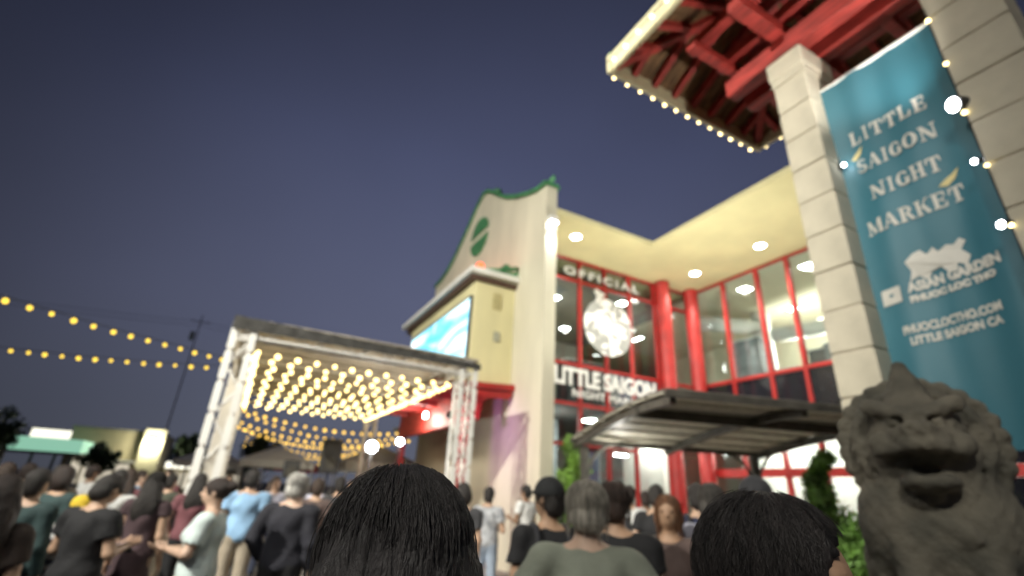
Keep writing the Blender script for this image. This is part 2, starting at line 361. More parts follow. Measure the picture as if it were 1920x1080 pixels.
# glass wall facing the street (plane y=12) and right wing (plane x=13.84)
def pane(x0, x1, y0, y1, z0, z1, m=M_glass, name="window_pane"):
    return MB().box(x0, x1, y0, y1, z0, z1).obj(name, m, mall)
xs = [6.37, 7.55, 8.72, 9.77, 10.84, 12.0, 13.84]
for i in range(len(xs)-1):
    for (z0, z1) in ((4.28, 5.36), (5.44, 8.18), (8.26, 8.95)):
        sp = z0 < 5
        pane(xs[i]+.04, xs[i+1]-.04, 12.0, 12.02, z0, z1, M_glass)
    pane(xs[i]+.04, xs[i+1]-.04, 12.0, 12.02, 0.1, 3.0)
    pane(xs[i]+.04, xs[i+1]-.04, 12.0, 12.02, 3.08, 4.12)
for x in xs[1:-1]: MB().box(x-.05, x+.05, 11.93, 12.06, .012 if x < 11 else 4.25, 8.99).obj("mullion", M_red, mall, bevel=.006)
for z in (3.04, 4.2, 5.4, 8.22, 8.96):
    for i in range(len(xs)-1):
        if z < 4 and i > 3: continue
        MB().box(xs[i]+.051, xs[i+1]-.051, 11.95, 12.05, z-.045, z+.045).obj("transom", M_red, mall)
for x in (12.2, 13.62):
    c = MB().lathe([(.25, 0), (.25, 4.6), (.26, 4.62), (.26, 4.70), (.25, 4.72), (.25, 8.98)], (x, 11.72, .012), 20).obj("column", M_red, mall, smooth=False)
    MB().lathe([(.31, 0), (.37, .04), (.37, .14), (.31, .18)], (x, 11.72, 4.55), 20).obj("column_collar", M_red, c)
ys = [12.0, 10.45, 9.12, 8.05, 6.95, 5.85, 4.7, 3.5, 2.2, .8, -.8, -2.4, -4]
for i in range(len(ys)-1):
    a, b = ys[i+1]+.04, ys[i]-.04
    pane(13.84, 13.86, a, b, 5.48, 8.92)
    pane(13.84, 13.86, a, b, 4.2, 5.36, M_spandrel, "spandrel_pane")
    m_ = M_glass if i < 6 else M_spandrel; pane(13.84, 13.86, a, b, 2.72, 4.12, m_); pane(13.84, 13.86, a, b, .1, 2.46, m_)  # farther panes opaque and dark, put in to hide the bright interior
    for z, h in ((8.95, .04), (5.42, .05), (4.16, .04), (2.59, .12), (.06, .04)):
        MB().box(13.78, 13.90, a-.035, b+.035, z-h, z+h).obj("transom", M_red, mall)
for y in ys[1:]: MB().box(13.77, 13.93, y-.055, y+.055, .012, 8.99).obj("mullion", M_red, mall, bevel=.006)

# interior: floors, ceilings, back walls
M_inw = mat("interior_white", (.80, .78, .72), .8, var=.05, scale=.6)
M_incream = mat("interior_cream", (.72, .66, .50), .8, var=.05, scale=.6)
M_ingrey = mat("interior_grey", (.22, .22, .21), .8, var=.15, scale=.6)
MB().box(6.372, 23.9, 12.03, 23.9, 4.13, 4.27).obj("upper_floor", M_ingrey, mall)
MB().box(13.87, 23.9, -3.9, 12.029, 4.13, 4.27).obj("upper_floor", M_ingrey, mall)
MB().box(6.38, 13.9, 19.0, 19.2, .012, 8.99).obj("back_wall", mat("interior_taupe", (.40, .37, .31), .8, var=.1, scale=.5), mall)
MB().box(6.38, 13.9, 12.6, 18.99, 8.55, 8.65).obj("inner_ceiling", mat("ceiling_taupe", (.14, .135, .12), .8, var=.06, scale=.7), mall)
MB().box(20.0, 20.2, -3.9, 18.9, .012, 8.99).obj("back_wall", M_incream, mall)
MB().box(13.87, 19.99, -3.9, 18.9, 8.86, 8.94).obj("inner_ceiling", M_incream, mall)
MB().box(10.95, 13.8, 13.0, 13.15, .012, 4.12).obj("shop_partition", M_inw, mall)
MB().box(9.85, 10.75, 12.5, 12.6, .012, 3.6).obj("grey_shutter", mat("shutter_grey", (.40, .40, .40), .5), mall)
MB().box(16.2, 16.35, 2.0, 12.4, .012, 4.12).obj("shop_partition", M_inw, mall)
MB().box(7.0, 9.6, 14.5, 14.62, .012, 4.12).obj("shop_partition", mat("interior_bluegrey", (.50, .54, .56), .7), mall)
# ------------------------------------------------------------------ fittings seen through the windows
pl_mesh = MB().box(-.3, .3, -.3, .3, 0, .02).mesh("lens", M_panel); pl_fr = MB().box(-.34, .34, -.34, .34, .021, .05).mesh("frame", M_white)
def panel_light(x, y, z, label, sx=1, sy=1, glow=0, dz=.5):
    t = thing("ceiling_light", (x, y, z), label, "lamp", "ceiling lights inside the mall")
    S = Matrix.Translation((x, y, z)) @ Matrix.Diagonal((sx, sy, 1, 1))
    inst("lens", pl_mesh, t, S); inst("frame", pl_fr, t, S)
    if glow: point(t, (x, y, z-dz), glow, (1, .95, .86), .25)
    return t
for i, (x, y) in enumerate(((11.56, 17.0), (9.2, 14.2), (11.6, 13.2), (8.0, 16.5), (13.0, 14.8))):
    panel_light(x, y, 8.50, "ceiling light behind the round window graphic, the %s" % ("deepest in the room", "one behind the emblem's left half", "one nearest the red columns", "one beside the gable wall", "one nearest the inner corner")[i], .55, .55, (0, 70, 0, 0, 80)[i], 1.2)
for y, w_ in ((14.6, "nearest"), (16.4, "middle"), (18.2, "farthest")): panel_light(15.2, y, 8.55, "long white tube light seen past the inner corner column, %s of three" % w_, .25, 1.15)
for i, (x, y) in enumerate(((14.7, 10.2), (14.7, 7.9), (17.7, 10.4), (17.5, 8.9), (18.0, 13.5), (18.6, 5.5), (16, 3.5))):
    panel_light(x, y, 8.80, "right wing ceiling light %s" % ("close to the glass near the inner corner", "close to the glass next to the stone pillar", "above the white pillar inside", "above the second air duct", "deepest, past the inner corner", "hidden behind the stone pillar", "farthest right behind the gate")[i], .6, .6, (0, 0, 200, 200, 0, 140, 0)[i], 1.6)
for i, (x, y) in enumerate(((8.2, 13.4), (10.4, 13.6), (12.4, 12.5), (15, 10.6), (15, 8.2), (15, 5.5), (15, 3))):
    panel_light(x, y, 4.06, "ground floor ceiling light, %s" % ("behind the gable wall end", "behind the grey shutter", "between the two red columns", "just right of the inner corner", "over the right wing door", "behind the pergola's right post", "farthest right behind the lion")[i], 1.0, 1.0, (45, 0, 80, 150, 150, 0, 0)[i], .6)
dk = MB(); dk.tube([(15.0, 12.9, 8.35), (15.8, 12.3, 8.3), (17.3, 11.5, 8.2)], .3, 14); tag(dk.obj("air_duct", M_white, smooth=True), "fat white air duct under the ceiling behind the inner corner windows", "duct")
dk = MB(); dk.tube([(17.1, 10.9, 7.75), (17.05, 9.4, 7.6), (17.0, 7.0, 7.5)], .28, 14); tag(dk.obj("air_duct", M_white, smooth=True), "white air duct running along the right wing behind the mullions", "duct")
MB().box(17.0, 17.5, 11.25, 11.75, 4.275, 8.85).obj("interior_pillar", M_inw, mall, bevel=.02)
def shop_unit(x, y, w, d, h, z, label, c):
    t = thing("shop_display", (x, y, z), label, "display")
    MB().box(x-w/2, x+w/2, y-d/2, y+d/2, z, z+h).obj("cabinet", c, t, bevel=.02)
    MB().box(x-w/2-.03, x+w/2+.03, y-d/2-.03, y+d/2+.03, z+h+.001, z+h+.05).obj("cabinet_top", M_white, t)
M_cab = mat("cabinet_grey", (.30, .31, .32), .5, var=.3, scale=2)
M_cab2 = mat("cabinet_dark", (.07, .07, .075), .5, var=.3, scale=2)
M_cab3 = mat("cabinet_yellow", (.50, .46, .14), .5, var=.3, scale=2)
shop_unit(15.6, 10.9, .8, 1.1, 2.9, 4.28, "tall grey display cabinet behind the right wing window", M_cab)
shop_unit(16.4, 8.8, 1.0, .6, 2.2, 4.28, "dark display rack behind the right wing window", M_cab2)
shop_unit(12.9, 16.2, 1.2, .8, 2.2, 4.28, "grey cabinet seen between the two red columns", M_cab)
shop_unit(8.5, 15.5, 1.0, .8, 2.6, 4.28, "yellowish cabinet behind the round window graphic", M_cab3)
shop_unit(15.2, 9.3, .5, .7, 1.5, 4.28, "low white counter close behind the right wing glass", M_white)
shop_unit(14.8, 7.4, .5, .9, 1.9, 4.28, "grey rack behind the right wing glass next to the stone pillar", M_cab)
shop_unit(18.6, 12.4, 1.6, .5, 2.6, 4.28, "yellowish cabinet deep behind the inner corner column", M_cab3)
shop_unit(9.6, 17.8, 2.2, .5, 2.4, 4.28, "grey shelf against the far wall behind the round graphic", M_cab)
shop_unit(7.3, 13.2, .6, .6, 1.7, 4.28, "dark stand behind the window beside the gable wall", M_cab2)
shop_unit(10.9, 15.0, 1.6, .8, 2.1, 4.28, "dark cabinet behind the window right of the round graphic", M_cab2)

# ------------------------------------------------------------------ window graphics
M_vinyl = mat("white_vinyl", (.72, .72, .70), .6, var=.03)
wg = thing("window_sign", (9.7, 11.9, 4.3), "white vinyl lettering and round emblem on the upper shop window", "sign")
wx = frame_M((0, 0, 0), (1, 0, 0))
def on_window(x, z): return frame_M((x, 11.915, z), (1, 0, 0))
text_obj("letter", "OFFICIAL", .4, on_window(8.05, 8.36), M_vinyl, wg, 3.2, .30, .006, .016, 1.35)
text_obj("letter", "LITTLE SAIGON", .7, on_window(7.74, 4.72), M_vinyl, wg, 4.0, .56, .012, .03)
text_obj("letter", "NIGHT MARKET", .3, on_window(8.4, 4.40), M_vinyl, wg, 2.9, .24, .008, .008, 1.1)
def disc_mat():
    m = mat("emblem_print", (.80, .80, .77), .6, var=.03).copy(); n = m.node_tree.nodes; l = m.node_tree.links; b = n["Principled BSDF"]
    t = n.new("ShaderNodeTexCoord"); v = n.new("ShaderNodeTexNoise"); v.inputs['Scale'].default_value = 2.2; v.inputs['Detail'].default_value = 2; v.inputs['Distortion'].default_value = 1.2; l.new(t.outputs['Object'], v.inputs[0])
    c = n.new("ShaderNodeValToRGB"); l.new(v.outputs[0], c.inputs[0]); c.color_ramp.elements[0].position = .470; c.color_ramp.elements[1].position = .492; w0 = c.color_ramp.elements.new(.448); w0.color = (.62, .62, .60, 1)
    c.color_ramp.elements[0].color = (.36, .37, .36, 1); c.color_ramp.elements[1].color = (.62, .62, .60, 1); l.new(c.outputs[0], b.inputs['Base Color']); return m
pts = [(9.83+.98*math.cos(2*math.pi*i/40), 6.85+.98*math.sin(2*math.pi*i/40)) for i in range(40)]
dsc = MB().prism(pts, lambda u, v, w: (u, w, v), 11.905, 11.925).obj("round_emblem", disc_mat(), wg)
MB().prism([(9.30, 7.62), (9.36, 7.86), (9.24, 8.0), (9.34, 8.12), (9.46, 8.08), (9.56, 8.02), (9.72, 8.02), (9.66, 7.9), (9.60, 7.84), (9.62, 7.6)], lambda u, v, w: (u, w, v), 11.893, 11.903).obj("emblem_top", M_vinyl, dsc)

# ------------------------------------------------------------------ pergola
L0 = Vector((6.74, 9.12, 0)); R0 = Vector((10.8, 7.93, 0)); ax = (R0-L0).normalized(); nrm = Vector((-ax.y, ax.x, 0))*-1   # towards the camera
LEN = (R0-L0).length
def pg(u, s, z): p = L0 + ax*u + nrm*s; return (p.x, p.y, z)
perg = thing("pergola", tuple(L0), "dark steel pergola with a slatted arched roof in front of the ground floor windows", "pergola")
def zroof(s): return 2.76 + .30*math.sin(min(1, max(-.1, s/4.2))*math.pi*.60)
for (u, s) in ((0, 0), (LEN, 0), (LEN, 3.0)):
    p = MB(); a = pg(u, s, .012); b = pg(u, s, zroof(s)-.04); p.bar(a, b, .16, .16, up=tuple(ax)); p.obj("post", M_dark, perg, bevel=.01)
    b_ = MB(); b_.bar(pg(u, s, .013), pg(u, s, .05), .32, .32, up=tuple(ax)); b_.obj("post_foot", M_dark, perg)
for u in (-.12, LEN*.5, LEN+.12):                # curved ribs
    b = MB(); pts = [pg(u, s, zroof(s)) for s in np.linspace(-.25, 4.1, 14)]
    for i in range(13): b.bar(pts[i], pts[i+1], .10, .13)
    b.obj("rib", M_dark, perg)
for u, sg in ((0, 1), (LEN, -1), (LEN, 1)):           # arched braces at the posts
    b = MB(); pts = []
    for t in np.linspace(0, math.pi/2, 9):
        if u == LEN and sg == 1: pts.append(pg(u, 1.5*(1-math.cos(t))+.06, 2.0+.98*math.sin(t)))
        else: pts.append(pg(u+sg*(.08+.62*(1-math.cos(t))), 0, 2.02+.74*math.sin(t)))
    b.tube(pts, .035, 6); b.obj("arched_brace", M_dark, perg)
MB().bar(pg(-.3, 0, 2.80), pg(LEN+.3, 0, 2.80), .08, .10).obj("front_rail", M_dark, perg)
MB().bar(pg(-.2, 3.0, zroof(3)-.05), pg(LEN+.2, 3.0, zroof(3)-.05), .10, .16).obj("purlin", M_dark, perg)
sl_m = MB().box(-LEN/2-.25, LEN/2+.25, -.23, .23, -.015, .015).mesh("slat", mat("grey_slat", (.52, .49, .40), .6, var=.15))
for k in range(7):
    s = .15 + k*.61; c = Vector(pg(LEN/2, s, zroof(s)+.095)); sl = (zroof(s+.05)-zroof(s-.05))/.1
    M = Matrix.Translation(c) @ Matrix.Rotation(math.atan2(ax.y, ax.x), 4, 'Z') @ Matrix.Rotation(-math.atan(sl), 4, 'X')
    inst("slat", sl_m, perg, M)
cv = MB()
ss = np.linspace(-.2, 4.2, 16)
for a, b in zip(ss[:-1], ss[1:]):
    P = [pg(-.25, a, zroof(a)+.125), pg(LEN+.25, a, zroof(a)+.125), pg(LEN+.25, b, zroof(b)+.125), pg(-.25, b, zroof(b)+.125)]
    Q = [(x, y, z+.02) for x, y, z in P]
    cv.add(P+Q, [(0, 1, 2, 3), (4, 7, 6, 5), (0, 4, 5, 1), (3, 2, 6, 7), (0, 3, 7, 4), (1, 5, 6, 2)])
cv.obj("roof_cover", mat("pergola_cover", (.17, .16, .135), .7, var=.2), perg)
b = MB(); b.bar(pg(-.3, 4.2, zroof(4.2)+.07), pg(LEN+.3, 4.2, zroof(4.2)+.07), .06, .11); b.obj("fascia", M_dark, perg)

pl_ = thing("pergola_lantern", pg(.75, .25, 2.55), "small white lantern hanging from the pergola rail near its left post", "lamp")
MB().box(*(lambda c: (c[0]-.16, c[0]+.16, c[1]-.06, c[1]+.06, 2.56, 2.64))(pg(.75, .25, 0))).obj("shade", M_white, pl_, bevel=.01)
MB().box(*(lambda c: (c[0]-.14, c[0]+.14, c[1]-.05, c[1]+.05, 2.535, 2.558))(pg(.75, .25, 0))).obj("lens", M_lampw, pl_); MB().tube([pg(.75, .25, 2.64), pg(.75, .25, 2.84)], .008, 6).obj("cord", M_wire, pl_)
point(pl_, pg(.75, .25, 2.42), 28, (1, .97, .88), .08)
# ------------------------------------------------------------------ stone gate with pagoda roof
gate = thing("pagoda_gate", (5.3, 1.65, 0), "cream stone gate with red timbers under a pagoda roof edged with bulbs", "gate")
def pillar(yc, hw, ztop):
    x0, x1 = 5.02, 5.58
    core = MB().box(x0+.02, x1-.02, yc-hw+.02, yc+hw-.02, .012, ztop-.4).obj("pillar", M_mortar, gate)
    bm_ = MB().box(x0, x1, yc-hw, yc+hw, .008, .432).mesh("block", M_stoneblk, bevel=.018)
    z = .012
    k = 0
    while z < ztop-.82:
        j = .004*((k*7) % 3-1)
        inst("block", bm_, core, Matrix.Translation((j, j*.5, z))); z += .44; k += 1
    MB().box(x0-.01, x1+.02, yc-hw-.015, yc+hw+.015, z, z+.10).obj("neck_block", M_stoneblk, core, bevel=.01)
    MB().box(x0-.03, x1+.06, yc-hw-.035, yc+hw+.035, z+.10, ztop).obj("cap_block", M_stoneblk, core, bevel=.035)
    return core
pillar(2.46, .20, 7.0); pillar(.84, .25, 7.0)
# beams on top of the pillars
def beam(name, a, b, w, h, m=M_redwood): return MB().bar(a, b, w, h).obj(name, m, gate, bevel=.012)
for x in (5.10, 5.50): beam("long_beam", (x, 3.30, 7.16), (x, -.1, 7.16), .20, .28)
for y in (2.46, .84): beam("cross_beam", (4.15, y, 7.42), (6.45, y, 7.42), .18, .22)
for x in (4.40, 5.0, 5.62, 6.22): beam("purlin", (x, 3.36, 7.60), (x, -.15, 7.60), .15, .16)
for y in (3.18, 1.65, .1): beam("cross_beam", (4.2, y, 7.445), (6.4, y, 7.445), .13, .14)
# bracket blocks under the beams
for x in (4.40, 6.22):
    for y in (2.46, .84): MB().box(x-.14, x+.14, y-.14, y+.14, 7.535, 7.64).obj("bracket_block", M_redwood, gate, bevel=.01)
EX0, EX1, EY0, EY1, EZ = 3.64, 6.96, -.87, 4.17, 7.62
TAN = .52
CXm = (EX0+EX1)/2; HW = (EX1-EX0)/2
roof = thing("x", (0, 0, 0), "x", "x"); bpy.data.objects.remove(roof)
# underside: planks on four slopes, clipped at the hips; rafters below them
def zslope(d): return EZ + .10 + d*TAN
facets = [('far', EX0, EX1), ('near', EX0, EX1), ('left', EY0, EY1), ('right', EY0, EY1)]
def fpt(fc, t, d, dz=0):
    z = zslope(d)+dz
    return {'far': (t, EY1-d, z), 'near': (t, EY0+d, z), 'left': (EX0+d, t, z), 'right': (EX1-d, t, z)}[fc]
for fc, a, b in facets:
    n = int((b-a)/.165); w = (b-a)/n
    def maxd(t): return max(0.0, min(t-a, b-t, HW))
    for i in range(n):
        t0, t1 = a+i*w+.006, a+(i+1)*w-.006
        d0, d1 = maxd(t0), maxd(t1)
        dz = .004*((i*5) % 3)
        low = [fpt(fc, t0, 0, dz), fpt(fc, t1, 0, dz), fpt(fc, t1, d1, dz), fpt(fc, t0, d0, dz)]
        up_ = [(x, y, z+.022) for x, y, z in low]
        MB().add(low+up_, [(0, 1, 2, 3), (4, 7, 6, 5), (0, 4, 5, 1), (3, 2, 6, 7), (0, 3, 7, 4), (1, 5, 6, 2)]).obj("plank", M_plank, gate)
    nr = int(round((b-a)/.42))
    for i in range(1, nr):
        t = a+(b-a)*i/nr; d = maxd(t)
        if d < .3: continue
        MB().bar(fpt(fc, t, .03, -.06), fpt(fc, t, d-.04, -.06), .085, .10).obj("rafter", M_redwood, gate)
for (cx, cy, sx, sy) in ((EX0, EY1, 1, -1), (EX1, EY1, -1, -1), (EX0, EY0, 1, 1), (EX1, EY0, -1, 1)):
    MB().bar((cx+.05*sx, cy+.05*sy, zslope(.05)-.08), (cx+HW*sx, cy+HW*sy, zslope(HW)-.08), .12, .13).obj("hip_rafter", M_redwood, gate)
# eave boards
def fascia(a, b): return MB().bar(a, b, .07, .34).obj("eave_board", M_fascia, gate, bevel=.01)
fascia((EX0-.05, EY1, EZ+.06), (EX1+.05, EY1, EZ+.06)); fascia((EX0-.05, EY0, EZ+.06), (EX1+.05, EY0, EZ+.06))
fascia((EX0, EY0+.05, EZ+.062), (EX0, EY1-.05, EZ+.062)); fascia((EX1, EY0+.05, EZ+.062), (EX1, EY1-.05, EZ+.062))
# tiled top: ribs of green half-round tiles
tp = MB()
apx = [(EX0+.03, EY0+.03, EZ+.15), (EX1-.03, EY0+.03, EZ+.15), (EX1-.03, EY1-.03, EZ+.15), (EX0+.03, EY1-.03, EZ+.15), (CXm, EY0+HW, zslope(HW)+.12), (CXm, EY1-HW, zslope(HW)+.12)]
tp.add(apx, [(0, 1, 4), (1, 2, 5, 4), (2, 3, 5), (3, 0, 4, 5)]); rfo = tp.obj("roof_covering", M_green, gate)
for fc, a, b in facets:
    n = int((b-a)/.24)
    for i in range(n+1):
        t = a+(b-a)*i/n; d = max(0.02, min(t-a, b-t, HW))
        MB().tube([fpt(fc, t, .03, .10), fpt(fc, t, d, .12)], .05, 6).obj("tile_rib", M_green, rfo, smooth=True)
for (cx, cy, sx, sy) in ((EX0, EY1, 1, -1), (EX1, EY1, -1, -1), (EX0, EY0, 1, 1), (EX1, EY0, -1, 1)):   # upturned corner tips
    MB().tube([(cx+.5*sx, cy+.5*sy, zslope(.5)+.12), (cx+.1*sx, cy+.1*sy, EZ+.24), (cx+.03*sx, cy+.03*sy, EZ+.24), (cx-.02*sx, cy-.02*sy, EZ+.27)], [.08, .08, .06, .03], 8).obj("corner_tip", mat("corner_tip_pale", (.42, .46, .30), .6), rfo, smooth=True)

# ------------------------------------------------------------------ strings of bulbs
bulb_geo = [(.012, .065), (.021, .06), (.022, .012), (.024, .004), (.043, -.012), (.054, -.037), (.055, -.055), (.045, -.082), (.024, -.098), (.002, -.103)]
def bulb_mesh(m, s, nm="bulb"):
    me = MB().lathe([(r*s, z*s) for r, z in bulb_geo], n=10).mesh(nm, m, smooth=True); me.materials.append(M_wire)
    for p in me.polygons: p.material_index = 1 if p.center.z > .006*s else 0     # dark socket, glowing globe
    return me
BW, BM, BY_, = bulb_mesh(M_bulb_w, .5), bulb_mesh(M_bulb, .8), bulb_mesh(M_bulb_y, .66)
def light_string(pts, n, bm, label, group, offset=.5, wire_r=.006, first=None):
    if 'lanes' in group: offset = random.uniform(.1, .9)
    """pts polyline of the cable; n bulbs spread along it"""
    pts = [Vector(p) for p in pts]; t = thing("string_lights", tuple(pts[0]), label, "string lights", group)
    MB().tube(pts, wire_r, 4).obj("cable", M_wire, t)
    seg = [(pts[i+1]-pts[i]).length for i in range(len(pts)-1)]; tot = sum(seg)
    for k in range(n):
        d = tot*(k+offset)/n; i = 0
        while i < len(seg)-1 and d > seg[i]: d -= seg[i]; i += 1
        p = pts[i].lerp(pts[i+1], d/seg[i])
        sc_ = .85+.3*random.random()
        M = Matrix.Translation((p.x, p.y, p.z-.03)) @ Euler((random.uniform(-.25, .25), random.uniform(-.25, .25), 0)).to_matrix().to_4x4() @ Matrix.Scale(sc_, 4)
        inst("bulb", bm, t, M)
    return t
def sag(a, b, s, n=14):
    a = Vector(a); b = Vector(b); return [tuple(a.lerp(b, i/n) - Vector((0, 0, s*4*(i/n)*(1-i/n)))) for i in range(n+1)]
light_string([(EX0-.02, EY1+.065, EZ-.03), (EX1+.02, EY1+.065, EZ-.03)], 13, BW, "cream bulbs along the far eave of the pagoda gate roof", "bulbs on the gate roof")
light_string([(EX0-.06, EY1, EZ+.08), (EX0-.06, EY0, EZ+.08)], 19, BW, "cream bulbs along the left eave of the pagoda gate roof", "bulbs on the gate roof")
light_string([(EX1+.05, EY1, EZ-.03), (EX1+.05, EY0, EZ-.03)], 19, BW, "cream bulbs on the right eave of the gate roof, mostly hidden by the pillar", "bulbs on the gate roof")

# ------------------------------------------------------------------ banner
M_teal = mat("teal_banner_cloth", (.032, .150, .200), .55, var=.06, scale=1.0, bump=.15, bscale=6)
ban = thing("banner", (5.29, 1.75, 2.4), "tall teal night market banner hanging between the two gate pillars", "banner")
def bx(y, z):   # gentle folds, the foot blown towards the viewer
    return 5.29 + .014*math.sin(z*3.1+y*5) + .012*math.sin(y*17+z*.6) + .045*math.sin(y*7+z*.8)*max(0, (5.2-z)/3) - .03*max(0, 3.4-z)
NB, NZ = 14, 44
vv = []; ff = []
for j in range(NZ+1):
    z = 2.15+(6.36-2.15)*j/NZ
    for i in range(NB+1):
        y = 2.27-(2.27-1.13)*i/NB + .0; vv.append((bx(y, z), y, z))
for j in range(NZ):
    for i in range(NB): a = j*(NB+1)+i; ff.append((a, a+1, a+NB+2, a+NB+1))
cloth = MB().add(vv, ff).obj("cloth", M_teal, ban, smooth=True)
MB().tube([(5.29, 2.30, 6.365), (5.29, 1.06, 6.365)], .022, 8).obj("top_rod", M_alu, ban)
for yy, zz in ((2.29, 6.2), (2.29, 4.4), (1.10, 6.2), (1.10, 4.2)): MB().tube([(5.29, yy, zz), (5.25, yy+(.02 if yy > 2 else -.02), zz+.02)], .012, 6).obj("tie", M_white, ban)
M_print = mat("banner_print", (.62, .60, .54), .6, var=.05)
M_printy = mat("banner_print_yellow", (.66, .56, .26), .6, var=.05)
def bpt(u, v, w=0): return (bx(u, v)-.008-w, u, v)
# fat serif poster letters drawn as strokes in a 1 x 1 box
def serif_glyph(ch):
    V = lambda x, w=.26: [(x-w/2, 0), (x+w/2, 0), (x+w/2, 1), (x-w/2, 1)]
    def S(x, y, w=.42, h=.09): return [(x-w/2, y), (x+w/2, y), (x+w/2, y+h), (x-w/2, y+h)]
    def ring(a0, a1, cx=.5, cy=.5, rx=.48, ry=.5, tx=.27, ty=.09, n=14):
        o = []; 
        for i in range(n):
            t0 = a0+(a1-a0)*i/n; t1 = a0+(a1-a0)*(i+1)/n
            o.append([(cx+rx*math.cos(t0), cy+ry*math.sin(t0)), (cx+rx*math.cos(t1), cy+ry*math.sin(t1)), (cx+(rx-tx)*math.cos(t1), cy+(ry-ty)*math.sin(t1)), (cx+(rx-tx)*math.cos(t0), cy+(ry-ty)*math.sin(t0))])
        return o
    Q = {
     'L': [V(.28), S(.28, 0), S(.28, .91), [(.4, 0), (.92, 0), (.95, .38), (.86, .38), (.78, .10), (.4, .09)]],
     'I': [V(.5), S(.5, 0, .5), S(.5, .91, .5)],
     'T': [V(.5), S(.5, 0, .5), [(.02, .62), (.1, .62), (.2, .9), (.8, .9), (.9, .62), (.98, .62), (.95, 1), (.05, 1)]],
     'E': [V(.3), S(.28, 0), S(.28, .91), [(.4, 0), (.9, 0), (.94, .32), (.86, .32), (.78, .10), (.4, .09)], [(.4, .91), (.78, .90), (.84, .70), (.92, .70), (.88, 1), (.4, 1)], S(.55, .46, .4, .09), S(.74, .34, .08, .33)],
     'A': [[(.40, 1), (.62, 1), (1.0, 0), (.70, 0)], [(.43, .95), (.5, .86), (.16, 0), (.07, 0)], S(.42, .28, .4, .09), S(.12, 0, .3, .08), S(.85, 0, .38, .08)],
     'N': [[(.0, 1), (.28, 1), (.92, 0), (.64, 0)], [(.12, 0), (.22, 0), (.22, .9), (.12, .9)], [(.80, .1), (.90, .1), (.90, 1), (.80, 1)], S(.16, 0, .32, .08), S(.85, .92, .32, .08)],
     'H': [V(.22, .25), V(.78, .25), S(.5, .45, .4, .1), S(.22, 0), S(.78, 0), S(.22, .91), S(.78, .91)],
     'M': [[(.0, 1), (.24, 1), (.58, .12), (.44, 0)], [(.44, 0), (.52, .14), (.84, 1), (.76, 1)], V(.12, .08), V(.86, .22), S(.12, 0, .28), S(.86, 0, .32)],
     'R': [V(.26), S(.26, 0), S(.2, .91, .3)] + ring(-math.pi/2, math.pi/2, .45, .74, .42, .26, .24, .08) + [[(.45, .5), (.70, .5), (1.02, 0), (.74, 0)], S(.4, .92, .2, .08)],
     'K': [V(.24), S(.24, 0), S(.24, .91), [(.4, .42), (.5, .42), (.92, 1), (.80, 1)], [(.46, .58), (.66, .64), (1.04, 0), (.74, 0)], S(.86, .92, .26, .08)],
     'O': ring(0, 2*math.pi, n=24), 'G': ring(.55, 2*math.pi-.5, n=22) + [[(.70, .0), (.94, .08), (.94, .46), (.70, .46)], S(.80, .40, .34, .08)],
     'S': ring(.35, math.pi*1.5, .5, .73, .40, .27, .20, .09) + ring(-math.pi*.5-.0, math.pi*.5, .5, .27, .42, .27, .22, .09) + ring(-math.pi*.5, -math.pi+.25, .5, .27, .42, .27, .2, .09)}
    return Q[ch]
def serif_line(text, y0, y1, z0, z1, h, name):
    n = len(text); wt = [.62 if c == 'I' else (1.15 if c in 'MNO' else .95) for c in text]; tot = sum(wt); acc = 0
    for ch, w in zip(text, wt):
        mb = MB()
        for q, poly in enumerate(serif_glyph(ch)):
            P = []
            for (u, v) in poly:
                f = (acc + w*(.04+u*.92 if ch != 'I' else u))/tot
                yy = y0+(y1-y0)*f; zb = z0+(z1-z0)*f; P.append((yy, zb+v*h))
            mb.prism(P, lambda a, b_, w_: bpt(a, b_, w_), 0, .0012+.0005*q)
        acc += w; mb.obj(name, M_print, ban)
serif_line("LITTLE", 2.12, 1.37, 5.43, 5.41, .17, "letter"); serif_line("SAIGON", 2.12, 1.37, 5.05, 5.06, .17, "letter")
serif_line("NIGHT", 2.05, 1.42, 4.68, 4.70, .165, "letter"); serif_line("MARKET", 2.165, 1.34, 4.29, 4.335, .16, "letter")
def leaf_print(y, z, s): MB().prism([(y+s, z-.03), (y+.3*s, z-.05), (y-.5*s, z+.0), (y-s, z+.09), (y-.3*s, z+.05), (y+.4*s, z+.02)], lambda a, b_, w_: bpt(a, b_, w_), 0, .002).obj("leaf_mark", M_printy, ban)
leaf_print(2.08, 5.29, .07); leaf_print(1.42, 4.57, .09)
lion_logo = [(1.93, 3.70), (1.90, 3.80), (1.93, 3.90), (1.86, 3.97), (1.80, 3.99), (1.76, 3.93), (1.70, 3.98), (1.67, 3.92), (1.60, 3.96), (1.55, 3.94), (1.50, 3.99), (1.46, 3.95), (1.51, 3.88), (1.46, 3.80), (1.50, 3.72), (1.56, 3.76), (1.58, 3.69), (1.64, 3.70), (1.68, 3.77), (1.76, 3.75), (1.80, 3.68), (1.86, 3.74)]
MB().prism(lion_logo, lambda a, b_, w_: bpt(a, b_, w_), 0, .002).obj("emblem", M_print, ban)
def banner_text(body, y0, y1, z, h, tilt, nm, off=.006):
    m = text_mesh(body, h, .001, off); vs = np.array([v.co[:] for v in m.vertices]); mn = vs.min(0); mx = vs.max(0)
    for v in m.vertices:
        f = (v.co.x-mn[0])/(mx[0]-mn[0]); g_ = (v.co.y-mn[1])/(mx[1]-mn[1]); yy = y0+(y1-y0)*f; zz = z+tilt*f+g_*h
        p = bpt(yy, zz, .001+v.co.z); v.co = p
    m.materials.clear(); m.materials.append(M_print); link(bpy.data.objects.new(nm, m), ban)
